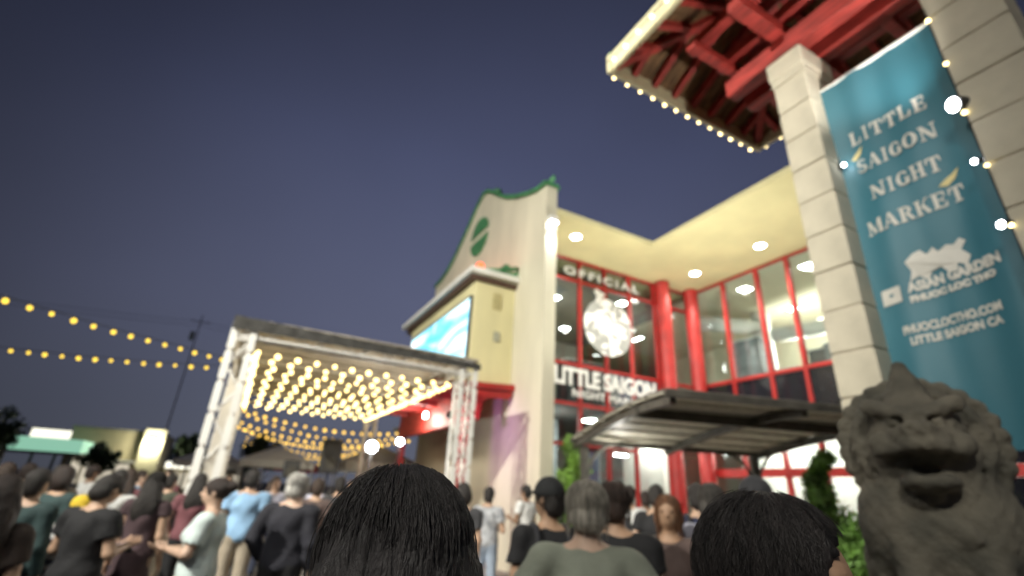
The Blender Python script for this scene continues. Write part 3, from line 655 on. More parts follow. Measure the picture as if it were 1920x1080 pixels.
banner_text("ASIAN GARDEN", 1.97, 1.27, 3.59, .105, .05, "lettering"); banner_text("PHUOC LOC THO", 1.97, 1.33, 3.49, .07, .05, "lettering")
banner_text("PHUOCLOCTHO.COM", 2.09, 1.37, 3.20, .085, .045, "lettering", .004); banner_text("LITTLE SAIGON CA", 2.05, 1.39, 3.09, .08, .045, "lettering", .004)
ic = MB().prism([(2.20, 3.52), (2.03, 3.53), (2.02, 3.69), (2.19, 3.68)], lambda a, b_, w_: bpt(a, b_, w_), 0, .002).obj("square_icon", M_print, ban)
MB().prism([(2.125, 3.595), (2.09, 3.597), (2.09, 3.625), (2.125, 3.623)], lambda a, b_, w_: bpt(a, b_, w_), .003, .004).obj("icon_dot", M_teal, ic)
# lamps on the gate pillars
def clamp_lamp(loc, r, power, label, facing):
    t = thing("clamp_lamp", loc, label, "lamp", "lamps on the gate pillars"); x, y, z = loc; f = Vector(facing).normalized()
    q = f.to_track_quat('Z', 'Y').to_matrix().to_4x4(); M = Matrix.Translation(loc) @ q
    MB().lathe([(r*.5, -.12), (r*.7, -.10), (r, -.02), (r*1.08, .0), (r*1.08, .012), (r*.9, .012)], n=16).obj("housing", M_black, t, smooth=False, world=M)
    MB().lathe([(.001, .014), (r*.88, .014), (r*.8, .03), (.001, .04)], n=16).obj("lens", M_lampw, t, world=M)
    if power: spot(t, tuple(Vector(loc)+f*.10), (4.7, 2.5, 7.9), power, (1, .95, .88), 84, .9, .05)
    MB().bar(tuple(Vector(loc)-f*.1), (x+.1, y-.08 if y < 1.7 else y+.08, z), .03).obj("arm", M_black, t)
clamp_lamp((4.98, 1.12, 5.08), .07, 170, "dazzling white lamp at the upper right edge of the teal banner", (-.75, .55, -.2))
clamp_lamp((5.05, 1.14, 4.50), .022, 0, "small white lamp on the right pillar below the dazzling one", (-.7, .6, -.2))
clamp_lamp((5.00, 1.12, 3.84), .034, 0, "white lamp lowest on the right gate pillar beside the banner", (-.7, .6, -.1))
clamp_lamp((5.24, 2.22, 5.22), .02, 0, "tiny white lamp on the left gate pillar at the banner's left edge", (-.3, -.9, -.1))
light_string([(5.01, 1.085, 6.3), (5.01, 1.085, 5.2), (5.01, 1.085, 4.2), (5.01, 1.085, 3.4)], 5, bulb_mesh(M_bulb_w, .32), "cream tube lights down the inner edge of the right gate pillar", "bulbs on the gate roof", .2)
# ------------------------------------------------------------------ stage truss with lit canopy
TX0, TX1, TY0, TY1, TZ = -.34, 3.92, 9.5, 17.8, 3.98
tru = thing("stage_truss", ((TX0+TX1)/2, TY0, 0), "white box truss frame holding a ceiling of yellow bulbs beside the mall", "truss")
def truss_leg(cx, cy, w, z1):
    leg = MB(); h = w/2
    for sx in (-1, 1):
        for sy in (-1, 1): leg.tube([(cx+sx*h, cy+sy*h, .02), (cx+sx*h, cy+sy*h, z1)], .032, 8)
    lo = leg.obj("leg", M_alu, tru, smooth=False)
    k = 0; z = .1
    while z < z1-.25:
        for (ax_, ay_, bx_, by_) in ((-h, -h, h, -h), (-h, h, h, h), (-h, -h, -h, h), (h, -h, h, h)):
            b = MB(); zz = (z, z+.42) if k % 2 == 0 else (z+.42, z)
            b.tube([(cx+ax_, cy+ay_, zz[0]), (cx+bx_, cy+by_, zz[1])], .016, 5); b.obj("brace", M_alu, lo)
        k += 1; z += .42
    # bolt-on side plates with slots between them
    for sx in (-1, 1):
        z = .05
        while z < z1-.2:
            MB().box(cx+sx*h-.055, cx+sx*h+.055, cy-h-.042, cy-h-.034, z, z+.46).obj("side_plate", M_white, lo); z += .52
    MB().box(cx-.35, cx+.35, cy-.35, cy+.35, .013, .04).obj("base_plate", M_alu, lo)
    if cx < 0 and cy > 10: MB().box(cx-.19, cx+.19, cy-.2, cy+.2, .041, 3.9).obj("cloth_sleeve", mat("sleeve_beige", (.62, .58, .50), .9, var=.1, scale=3, bump=.3, bscale=6), lo)
    return lo
for (cx, cy) in ((TX0, TY0), (TX1, TY0), (TX0, 13.4), (TX1, 17.8), (TX0, 17.8)): truss_leg(cx, cy, .30, 4.05)
def truss_beam(a, b, z, w=.26, dark=False):
    m = M_black if dark else M_alu; a = Vector(a); b = Vector(b); d = (b-a).normalized(); s = Vector((-d.y, d.x, 0))*w/2
    o = MB()
    for sg in (-1, 1):
        for dz in (0, w): o.tube([a+s*sg+Vector((0, 0, z+dz)), b+s*sg+Vector((0, 0, z+dz))], .03, 8)
    bo = o.obj("beam", m, tru)
    L = (b-a).length; n = int(L/.4)
    for i in range(n):
        p0 = a+d*(L*i/n); p1 = a+d*(L*(i+1)/n)
        for sg in (-1, 1):
            za, zb = (0, w) if i % 2 else (w, 0)
            MB().tube([p0+s*sg+Vector((0, 0, z+za)), p1+s*sg+Vector((0, 0, z+zb))], .014, 5).obj("brace", m, bo)
    return bo
truss_beam((TX0-.1, TY0, 0), (TX1+.1, TY0, 0), 3.94)
truss_beam((TX0, TY0+.25, 0), (TX0, TY1, 0), 3.94); truss_beam((TX1, TY0+.25, 0), (TX1, TY1, 0), 3.94); truss_beam((TX0, TY1, 0), (TX1, TY1, 0), 3.94)
for yy in (11.4, 13.4, 15.6): MB().tube([(TX0, yy, 3.98), (TX1, yy, 3.98)], .035, 8).obj("cross_tube", M_alu, tru)
rt_ = MB().box(TX0-.18, TX1+.22, TY0-.2, TY1+.2, 4.235, 4.26).obj("canopy_sheet", mat("canopy_cloth", (.52, .46, .36), .9, var=.15, scale=1.5, bump=.3, bscale=4), tru)
vl = MB(); n = 40
for i in range(n):      # gathered dark valance along the front
    x0 = TX0-.2+(TX1-TX0+.44)*i/n; x1 = TX0-.2+(TX1-TX0+.44)*(i+1)/n
    y0 = TY0-.24-.006*math.sin(i*1.9); y1 = TY0-.24-.006*math.sin((i+1)*1.9); zt0 = 4.26-.10*i/n+.008*math.sin(i*2.3); zt1 = 4.26-.10*(i+1)/n+.008*math.sin((i+1)*2.3)
    vl.add([(x0, y0, 4.03), (x1, y1, 4.03), (x1, y1, zt1), (x0, y0, zt0), (x0, y0+.012, 4.03), (x1, y1+.012, 4.03), (x1, y1+.012, zt1), (x0, y0+.012, zt0)], [(0, 1, 2, 3), (4, 7, 6, 5), (3, 2, 6, 7), (0, 4, 5, 1)])
vl.obj("valance", mat("valance_black", (.05, .048, .043), .8, var=.3, scale=8), tru)
for r in range(14):
    y = 9.80 + r*.58
    light_string(sag((TX0+.12, y, 3.86), (TX1-.05, y+.12, 3.84), .04+.012*(r % 3), 10), 12, BM, "row of warm bulbs across the stage truss ceiling, number %s from the front" % ["one", "two", "three", "four", "five", "six", "seven", "eight", "nine", "ten", "eleven", "twelve", "thirteen", "fourteen"][r], "bulb rows under the truss ceiling", (.5, .3)[r % 2])
light_string([(TX1-.22, TY0+.2, 3.78), (TX1-.22, TY1, 3.80)], 26, BM, "dense line of warm bulbs along the mall side of the truss ceiling", "bulb rows under the truss ceiling")
light_string([(TX0+.26, TY0+.2, 3.80), (TX0+.26, TY1, 3.80)], 26, BM, "dense line of warm bulbs along the left side of the truss ceiling", "bulb rows under the truss ceiling")
# strings over the car park on the left
def spole(x, y, h, label):
    t = thing("light_pole", (x, y, 0), label, "pole"); MB().tube([(x, y, 0), (x, y, h)], [.05, .035], 8).obj("shaft", M_dark, t)
    MB().box(x-.2, x+.2, y-.2, y+.2, .003, .05).obj("base", M_dark, t)
light_string([(-.62, 11.72, 4.02), (-.72, 11.65, 3.99), (-1.43, 11.13, 3.98), (-2.4, 10.42, 3.96), (-3.58, 9.55, 3.99), (-5.2, 8.36, 4.14), (-7.0, 7.04, 4.45)], 27, BY_, "upper string of yellow bulbs running from the truss to the left edge", "yellow strings over the car park", .3)
light_string([(-.62, 12.72, 4.02), (-.95, 12.83, 4.0), (-2.2, 13.24, 3.97), (-3.6, 13.7, 3.97), (-4.89, 14.1, 4.0), (-6.8, 14.7, 4.2), (-8.6, 15.3, 4.5)], 26, BY_, "lower string of yellow bulbs running from the truss to the left edge", "yellow strings over the car park", .3)
spole(-7.02, 7.03, 4.5, "thin dark pole holding the upper yellow string beyond the left edge"); spole(-8.62, 15.31, 4.55, "thin dark pole holding the lower yellow string beyond the left edge")
# strings over the market lanes behind the truss
words = ["first", "second", "third", "fourth", "fifth", "sixth", "seventh", "eighth", "ninth", "tenth", "eleventh", "twelfth"]
BF = bulb_mesh(emat("far_warm_bulb", (1, .60, .10), 2.2), 1.0)
k = 0
for i, y in enumerate((20.5, 22.5, 25, 27.5, 30.5, 34, 38, 42, 46, 50)):
    light_string(sag((-1.6+.05*y+random.uniform(-.5, .5), y, 4.35+random.uniform(-.2, .2)), (6.2+.06*y, y+1.0+random.uniform(-1.5, 1.5), 4.15+random.uniform(-.2, .2)), .3+.01*y+random.uniform(0, .3), 12), 22+i % 4, BF, "%s sagging string of amber bulbs over the lanes behind the truss" % words[i], "amber strings over the market lanes", .5)
for i in range(0):
    x = 1.2+i*1.9; light_string(sag((x, 19, 4.0), (x+1.2, 44, 3.8), .5, 14), 20, BF, "%s amber string receding along the lane behind the truss" % words[i], "amber strings over the market lanes", .5)

# ------------------------------------------------------------------ stage gear
def speaker_stack(x, y, z0, h, w, label):
    t = thing("loudspeaker", (x, y, 0), label, "loudspeaker")
    MB().box(x-w/2, x+w/2, y-.2, y+.2, z0, z0+h).obj("cabinet", M_black, t, bevel=.02)
    g_ = MB().box(x-w/2+.03, x+w/2-.03, y-.215, y-.201, z0+.04, z0+h-.04).obj("grille", mat("speaker_grille", (.05, .05, .048), .6, var=.3, scale=40), t)
    MB().lathe([(.03, 0), (.14, .012), (.15, .012)], (0, 0, 0), 16).obj("cone", M_dark, g_, world=Matrix.Translation((x, y-.214, z0+h*.3)) @ Matrix.Rotation(R(90), 4, 'X'))
    MB().tube([(x, y, .05), (x, y, z0)], .025, 8).obj("pole", M_black, t)
    for a in range(3): MB().tube([(x, y, .7), (x+.5*math.cos(a*2.1), y+.5*math.sin(a*2.1), .02)], .014, 6).obj("tripod_leg", M_black, t)
speaker_stack(2.2, 14.0, 1.9, .84, .46, "tall black loudspeaker under the truss beside the dazzling stage lamp"); speaker_stack(1.35, 14.4, 1.75, .42, .36, "small black loudspeaker left of the tall one under the truss")
def stage_lamp(x, y, z, r, power, label, aim):
    t = thing("stage_lamp", (x, y, 0), label, "lamp"); f = (Vector(aim)-Vector((x, y, z))).normalized(); M = Matrix.Translation((x, y, z)) @ f.to_track_quat('Z', 'Y').to_matrix().to_4x4()
    MB().lathe([(r*.6, -.25), (r*.9, -.2), (r, -.02), (r*1.1, .0), (r*1.1, .015)], n=16).obj("housing", M_black, t, world=M)
    MB().lathe([(.001, .016), (r*.95, .016), (r*.9, .03), (.001, .05)], n=16).obj("lens", M_lampw, t, world=M)
    MB().tube([(x, y, .05), (x, y, z-r)], .02, 8).obj("stand", M_black, t)
    for a in range(3): MB().tube([(x, y, .6), (x+.4*math.cos(a*2.1+.5), y+.4*math.sin(a*2.1+.5), .02)], .012, 6).obj("tripod_leg", M_black, t)
    point(t, tuple(Vector((x, y, z))+f*.15), power, (.97, .98, 1), .08)
stage_lamp(2.53, 11.0, 2.43, .12, 45, "dazzling white stage lamp under the truss, left of the red canopy", (0, 0, 1.6))
stage_lamp(3.70, 13.0, 2.76, .09, 18, "smaller white stage lamp at the left end of the red canopy beam", (0, 0, 1.6))
pu = thing("colour_wash_lamp", (4.25, 10.9, 0), "small purple wash lamp by the right truss leg lighting the gable wall", "lamp")
MB().lathe([(.05, -.12), (.07, -.1), (.08, 0), (.08, .02)], n=14).obj("housing", M_black, pu, world=Matrix.Translation((4.2, 10.85, 3.3)) @ Matrix.Rotation(R(35), 4, 'Y'))
MB().lathe([(.001, .021), (.07, .021), (.001, .04)], n=14).obj("lens", emat("purple_lens", (.6, .35, 1), 6), pu, world=Matrix.Translation((4.2, 10.85, 3.3)) @ Matrix.Rotation(R(35), 4, 'Y'))
MB().tube([(4.2, 10.85, .02), (4.2, 10.85, 3.25)], .02, 8).obj("stand", M_black, pu)
spot(pu, (4.28, 10.9, 3.34), (6.02, 12.6, 2.4), 45, (.74, .30, 1), 150, 1, .06); spot(pu, (4.28, 10.8, 3.34), (6.02, 11.0, 2.7), 16, (1, .4, .75), 140, 1, .06)

# ------------------------------------------------------------------ market tents behind the truss
def tent(x, y, w, h, label, c):
    t = thing("market_tent", (x, y, 0), label, "tent", "market tents behind the truss"); hw = w/2
    for sx in (-1, 1):
        for sy in (-1, 1): MB().tube([(x+sx*hw, y+sy*hw, 0.013), (x+sx*hw, y+sy*hw, h)], .025, 6).obj("pole", M_alu, t)
    MB().add([(x-hw-.05, y-hw-.05, h), (x+hw+.05, y-hw-.05, h), (x+hw+.05, y+hw+.05, h), (x-hw-.05, y+hw+.05, h), (x, y, h+.75)], [(0, 1, 4), (1, 2, 4), (2, 3, 4), (3, 0, 4)]).obj("roof", c, t)
    v = MB()
    for a, b in (((-1, -1), (1, -1)), ((1, -1), (1, 1)), ((1, 1), (-1, 1)), ((-1, 1), (-1, -1))):
        v.bar((x+a[0]*(hw+.05), y+a[1]*(hw+.05), h-.13), (x+b[0]*(hw+.05), y+b[1]*(hw+.05), h-.13), .012, .25)
    v.obj("valance", c, t)
    MB().box(x-.05, x+.05, y-.6, y+.6, h-.1, h-.06).obj("lamp_tube", emat("tent_tube", (1, .93, .8), 12), t)
    MB().box(x-hw+.2, x+hw-.2, y-hw+.1, y-hw+.7, .7, .78).obj("table", M_white, t)
M_tentw = mat("tent_white", (.78, .76, .70), .8, var=.06); M_tentr = mat("tent_red", (.45, .08, .06), .8)
tent(5.3, 21.5, 3, 2.5, "white market tent nearest behind the red entrance canopy", M_tentw); tent(5.6, 25.5, 3, 2.5, "second white market tent behind the entrance canopy", M_tentw)
tent(1.8, 27, 3, 2.5, "white market tent in the lane left of the loudspeakers", M_tentw); tent(-1.0, 31, 3, 2.4, "white market tent behind the left truss legs", M_tentw); tent(3.2, 34, 3, 2.5, "red market tent far down the lane", M_tentr)

# ------------------------------------------------------------------ plants and trees
leafm = {}
def leaf_cloud(centers, n, size, m, name, parent, flat=.5):
    vs = []; fs = []
    cs = np.array([c[:3] for c in centers]); rs = np.array([c[3] for c in centers]); idx = rng.integers(0, len(cs), n)
    d = rng.normal(size=(n, 3)); d /= np.linalg.norm(d, axis=1)[:, None]; rr = rng.random(n)**.45
    P = cs[idx] + d*(rs[idx]*rr)[:, None]
    for i in range(n):
        u = rng.normal(size=3); u /= np.linalg.norm(u); w = np.cross(u, d[i]+.01); w /= max(1e-6, np.linalg.norm(w)); s = size*(.6+.8*rng.random()); p = P[i]; a = p-u*s; b = p+u*s; wv = w*s*flat
        k = len(vs); vs += [tuple(a), tuple(p+wv), tuple(b), tuple(p-wv)]; fs.append((k, k+1, k+2, k+3))
    mb = MB(); mb.v = vs; mb.f = fs
    me = mb.mesh(name, m, recalc=False); return link(bpy.data.objects.new(name, me), parent)
def tree(x, y, h, r, label, m=M_leafd, n=2600, size=.12, rx=1.0, trunk=.12, group=None):
    t = thing("tree", (x, y, 0), label, "tree", group)
    tr = MB(); tr.tube([(x, y, 0), (x+.05, y, h*.3), (x-.04, y+.05, h*.62), (x, y, h*.85)], [trunk, trunk*.8, trunk*.55, trunk*.2], 8)
    for k in range(7):
        a = k*.9; z0 = h*(.35+.05*k); tr.tube([(x, y, z0), (x+math.cos(a)*r*.4, y+math.sin(a)*r*.4, z0+r*.3), (x+math.cos(a)*r*.75, y+math.sin(a)*r*.75, z0+r*.45)], [trunk*.4, trunk*.25, .01], 6)
    tr.obj("trunk", M_bark, t, smooth=True)
    cs = []
    for k in range(26):
        v = rng.normal(size=3); v /= np.linalg.norm(v); q = .75*r*rng.random()**.4
        cs.append((x+v[0]*q*rx, y+v[1]*q*rx, h-r+v[2]*q, r*(.22+.2*rng.random())))
    leaf_cloud(cs, n, size, m, "crown", t)
tree(1.15, 30, 4.2, 1.25, "round dark green tree under the amber strings behind the truss", size=.10)
tree(-9.9, 55, 4.2, 1.5, "round clipped dark tree in front of the far beige building", size=.14)
tree(-16.8, 52, 6.4, 2.4, "spreading dark tree at the far left edge over the green canopy", size=.2, n=2200)
tree(-4.0, 60, 6.0, 1.6, "dark tree behind the left truss leg", size=.18, n=1500); tree(-5.6, 75, 6.5, 2.2, "far dark tree left of the truss leg", size=.22, n=1500)
def shrub(x, y, h, r, label, m, n=1400, size=.07, z0=0.012, pot=True):
    t = thing("potted_shrub" if pot else "shrub", (x, y, 0), label, "shrub")
    if pot: MB().lathe([(.22, 0), (.30, .45), (.34, .5), (.34, .55), (.28, .55), (.27, .48)], (x, y, .012), 18).obj("pot", mat("planter_dark", (.06, .055, .05), .6), t); z0 = .5
    MB().tube([(x, y, z0), (x+.03, y, h*.6), (x, y, h*.95)], [.03, .02, .008], 6).obj("stem", M_bark, t)
    cs = [(x+rng.normal()*r*.35*(1-q*.75), y+rng.normal()*r*.35*(1-q*.75), z0+.15+(h-z0-.2)*q, r*(.75-.5*q)*.7) for q in np.linspace(0, 1, 16)]
    leaf_cloud(cs, n, size, m, "foliage", t, .4)
shrub(6.85, 9.6, 2.9, .85, "bright green conical shrub lit up beside the gable wall end", M_leafb, 3600, .08)
shrub(10.2, 6.0, 2.65, .85, "dark green shrub beside the right post of the pergola", mat("mid_leaf", (.13, .27, .045), .6, var=.4, scale=3), 3600, .085)
shrub(11.3, 5.1, 3.3, .6, "tall slim shrub behind the right post of the pergola", M_leafb, 1200, .07)
gsp = thing("added_garden_spot", (6.5, 9.1, 0), "added small ground spotlight lighting the bright green shrub by the gable wall", "lamp")  # ground spot added to brighten the shrub
MB().lathe([(.05, 0), (.07, .08), (.08, .14), (.06, .14)], (6.5, 9.0, .013), 12).obj("housing", M_black, gsp); MB().lathe([(.001, .0), (.055, .0), (.001, .01)], (6.5, 9.0, .155), 12).obj("lens", M_lampw, gsp)
spot(gsp, (6.5, 9.0, .2), (6.8, 9.6, 2.2), 120, (1, .98, .85), 80, .8, .05)
def palm(x, y, h, label):
    t = thing("potted_palm", (x, y, 0), label, "plant")
    MB().lathe([(.2, 0), (.28, .4), (.3, .45), (.24, .45)], (x, y, .012), 16).obj("pot", MATS["planter_dark"], t)
    MB().tube([(x, y, .4), (x, y, h*.62)], [.06, .045], 8).obj("trunk", M_bark, t)
    for k in range(26):
        a = k*2.4; el = .25+1.1*((k*37) % 26)/26; L = .8*(.8+.3*random.random()); mb = MB(); vs = []; n_ = 6
        for j in range(n_+1):
            q = j/n_; rr_ = L*q; dz = L*(math.sin(el)*q-.55*q*q); w = .035*math.sin(math.pi*min(1, q*.9+.1)); cx = x+math.cos(a)*rr_*math.cos(el*.5); cy = y+math.sin(a)*rr_*math.cos(el*.5); cz = h*.62+dz
            vs += [(cx-math.sin(a)*w, cy+math.cos(a)*w, cz+.01), (cx, cy, cz), (cx+math.sin(a)*w, cy-math.cos(a)*w, cz+.01)]
        fs = []
        for j in range(n_): fs += [(j*3, j*3+1, j*3+4, j*3+3), (j*3+1, j*3+2, j*3+5, j*3+4)]
        mb.add(vs, fs).obj("frond", M_leaf, t, smooth=True)
palm(4.35, 11.5, 2.6, "spiky potted palm beside the entrance under the red canopy"); palm(3.75, 12.5, 2.5, "second spiky palm left of the entrance post")

# ------------------------------------------------------------------ far side of the car park
def far_window_row(parent, x0, x1, y, z0, z1, n, m):
    w = (x1-x0)/n
    for i in range(n): MB().box(x0+i*w+.1, x0+(i+1)*w-.1, y-.03, y+.02, z0, z1).obj("window", m, parent)
fb = thing("shop_building", (-9.5, 62, 0), "low beige shop building across the car park with a lit right corner", "building")
M_farb = mat("far_beige", (.42, .37, .24), .85, var=.1, scale=.4)
MB().box(-13.6, -6.5, 60, 70, 0, 5.25).obj("wall", M_farb, fb); MB().box(-13.7, -6.4, 59.9, 70.1, 5.25, 5.5).obj("parapet", mat("far_parapet", (.30, .28, .2), .8), fb)
MB().box(-8.0, -6.3, 59.2, 59.98, 0, 5.7).obj("corner_tower", mat("far_cream", (.66, .62, .42), .8), fb)
far_window_row(fb, -13.2, -8.4, 60, .6, 2.4, 4, emat("far_shop_window", (1, .9, .7), .5))
MB().box(-13.4, -8.2, 59.0, 59.95, 2.55, 2.75).obj("awning", M_white, fb)
wlp = thing("wall_lamp", (-7.3, 59, 4.5), "bright lamp on the corner tower of the far beige building", "lamp")
MB().box(-7.55, -7.05, 58.9, 59.15, 4.62, 4.8).obj("housing", M_white, wlp); MB().box(-7.5, -7.1, 58.92, 59.12, 4.57, 4.615).obj("lens", emat("far_lamp", (1, .97, .85), 30), wlp)
point(wlp, (-7.3, 58.6, 4.4), 420, (1, .95, .72), .2)
gs = thing("fuel_canopy", (-15, 56, 0), "pale green lit flat canopy across the car park at the left edge", "canopy")
M_mint = mat("mint_panel", (.40, .62, .50), .6, var=.05, emit=(.35, .72, .52), estr=.55)
MB().box(-24, -11.6, 55.6, 60, 3.0, 4.05).obj("roof", M_mint, gs)
MB().box(-24, -11.5, 55.5, 60.1, 2.86, 2.99).obj("underside", M_dark, gs)
for x in (-22, -17, -12.4): MB().box(x-.2, x+.2, 57, 57.4, 0, 2.9).obj("post", M_white, gs)
sg = thing("roof_sign", (-14.5, 61, 4), "long white and yellow lit sign above the pale green canopy", "sign")
MB().box(-16.6, -12.2, 60.6, 60.8, 4.25, 5.0).obj("face", emat("sign_face", (1, .97, .80), 1.15), sg); MB().box(-16.7, -12.1, 60.81, 61.2, 4.15, 5.1).obj("box", M_dark, sg)
for x in (-16, -14.4, -12.8): MB().box(x-.08, x+.08, 60.85, 61.1, 0, 4.2).obj("post", M_dark, sg)
sp2 = thing("shop_building", (-3.6, 64, 0), "low far shop with a glowing white awning left of the truss leg", "building")
MB().box(-6.2, 1.5, 64, 72, 0, 2.6).obj("wall", M_farb, sp2); MB().box(-6.0, -3.4, 63.2, 63.98, 2.35, 2.95).obj("awning", emat("awning_glow", (1, .95, .8), 1.3), sp2); far_window_row(sp2, -5.8, 1, 64, .5, 2.0, 6, MATS["far_shop_window"])
def car(x, y, rot, c, label):
    t = thing("parked_car", (x, y, 0), label, "car", "cars parked across the car park"); Mw = Matrix.Translation((x, y, 0)) @ Matrix.Rotation(rot, 4, 'Z')
    prof_ = [(-2.2, .35), (-2.25, .75), (-1.9, .92), (-1.35, 1.0), (-.75, 1.42), (.55, 1.46), (1.25, 1.05), (2.0, .95), (2.25, .7), (2.2, .35)]
    MB().prism(prof_, lambda u, v, w: (u, w, v), -.85, .85).obj("body", c, t, bevel=.06, world=Mw)
    MB().prism([(-1.2, 1.03), (-.72, 1.36), (.5, 1.40), (1.05, 1.06)], lambda u, v, w: (u, w, v), -.862, .862).obj("window", M_spandrel, t, world=Mw)
    for u in (-1.4, 1.4):
        for w in (-.8, .8): MB().lathe([(.2, -.1), (.33, -.1), (.33, .1), (.2, .1)], n=16).obj("wheel", M_black, t, world=Mw @ Matrix.Translation((u, w, .33)) @ Matrix.Rotation(R(90), 4, 'X'))
    for w in (-.6, .6): MB().box(-2.262, -2.23, w-.15, w+.15, .68, .8).obj("headlight", emat("headlight", (1, .95, .85), 1.2), t, world=Mw)
car(-11.5, 46, R(12), M_white, "white car parked across the car park at the far left"); car(-6.6, 48, R(5), mat("silver_paint", (.5, .5, .5), .3, .5), "silver car parked across the car park right of the round tree"); car(-15, 44, R(-8), mat("dark_paint", (.05, .05, .06), .3), "dark car parked across the car park at the left edge")
def utility_pole(x, y, h, label):
    t = thing("utility_pole", (x, y, 0), label, "pole"); MB().tube([(x, y, 0), (x, y, h)], [.10, .06], 10).obj("shaft", mat("pole_wood", (.34, .32, .32), .9), t)
    MB().box(x-1.0, x+1.0, y-.05, y+.05, h-.9, h-.8).obj("crossarm", MATS['pole_wood'], t)
    MB().lathe([(.25, 0), (.28, .1), (.28, 1.0), (.2, 1.1)], (x-.45, y, h-3.3), 12).obj("transformer", mat("transformer_grey", (.62, .60, .58), .6), t)
    for dx in (-1, 1): MB().lathe([(.05, 0), (.07, .05), (.04, .12)], (x+dx, y, h-.75), 8).obj("insulator", M_white, t)
utility_pole(-7.6, 70, 20.5, "wooden utility pole with a pale transformer behind the left truss leg")
for dz, lb in ((13.5, "upper"), (12.9, "lower")): tag(MB().tube(sag((-70, 76, dz+6.4), (-7.6, 70, dz+6.2), 1.0, 10)+sag((-7.6, 70, dz+6.2), (60, 64, dz+6.4), 1.2, 10)[1:], .018, 4).obj("power_line", M_wire), "%s dark power line strung across the sky behind the truss" % lb, "cable")
# unseen lamp posts, added to light the mall front, gate and crowd
def added_lot_lamp(x, y, h, aim, power, label, c=(1, .965, .86), size=120):
    t = thing("added_street_lamp", (x, y, 0), label, "added lamp"); MB().tube([(x, y, 0), (x, y, h)], [.11, .07], 12).obj("shaft", M_dark, t)
    MB().lathe([(.3, 0), (.3, .6), (.12, .65)], (x, y, 0.003), 14).obj("footing", M_pave, t)
    d = (Vector(aim)-Vector((x, y, h))); d.z = 0; d.normalize(); p = Vector((x, y, h))+d*.9
    MB().bar((x, y, h-.05), tuple(p), .08).obj("arm", M_dark, t)
    MB().bar(tuple(p-d*.25+Vector((0, 0, .02))), tuple(p+d*.35+Vector((0, 0, .02))), .35, .12).obj("head", M_dark, t, bevel=.02)
    MB().bar(tuple(p-d*.2+Vector((0, 0, -.05))), tuple(p+d*.3+Vector((0, 0, -.05))), .28, .015).obj("lens", M_lampw, t)
    spot(t, tuple(p+Vector((0, 0, -.12))), aim, power, c, size, .7, .2)
added_lot_lamp(-9.5, 1.5, 9.5, (5, 10.5, 5.0), 14200, "added car park lamp beyond the left edge lighting the mall front", size=75)
added_lot_lamp(-5.5, -5.0, 8.5, (5.2, 2.2, 3.6), 1450, "added car park lamp behind the viewer lighting the stone gate", size=80)
added_lot_lamp(-7.5, -2.5, 8.0, (-.3, 6.0, 1.2), 900, "added car park lamp behind the viewer on the left lighting the crowd", size=85)
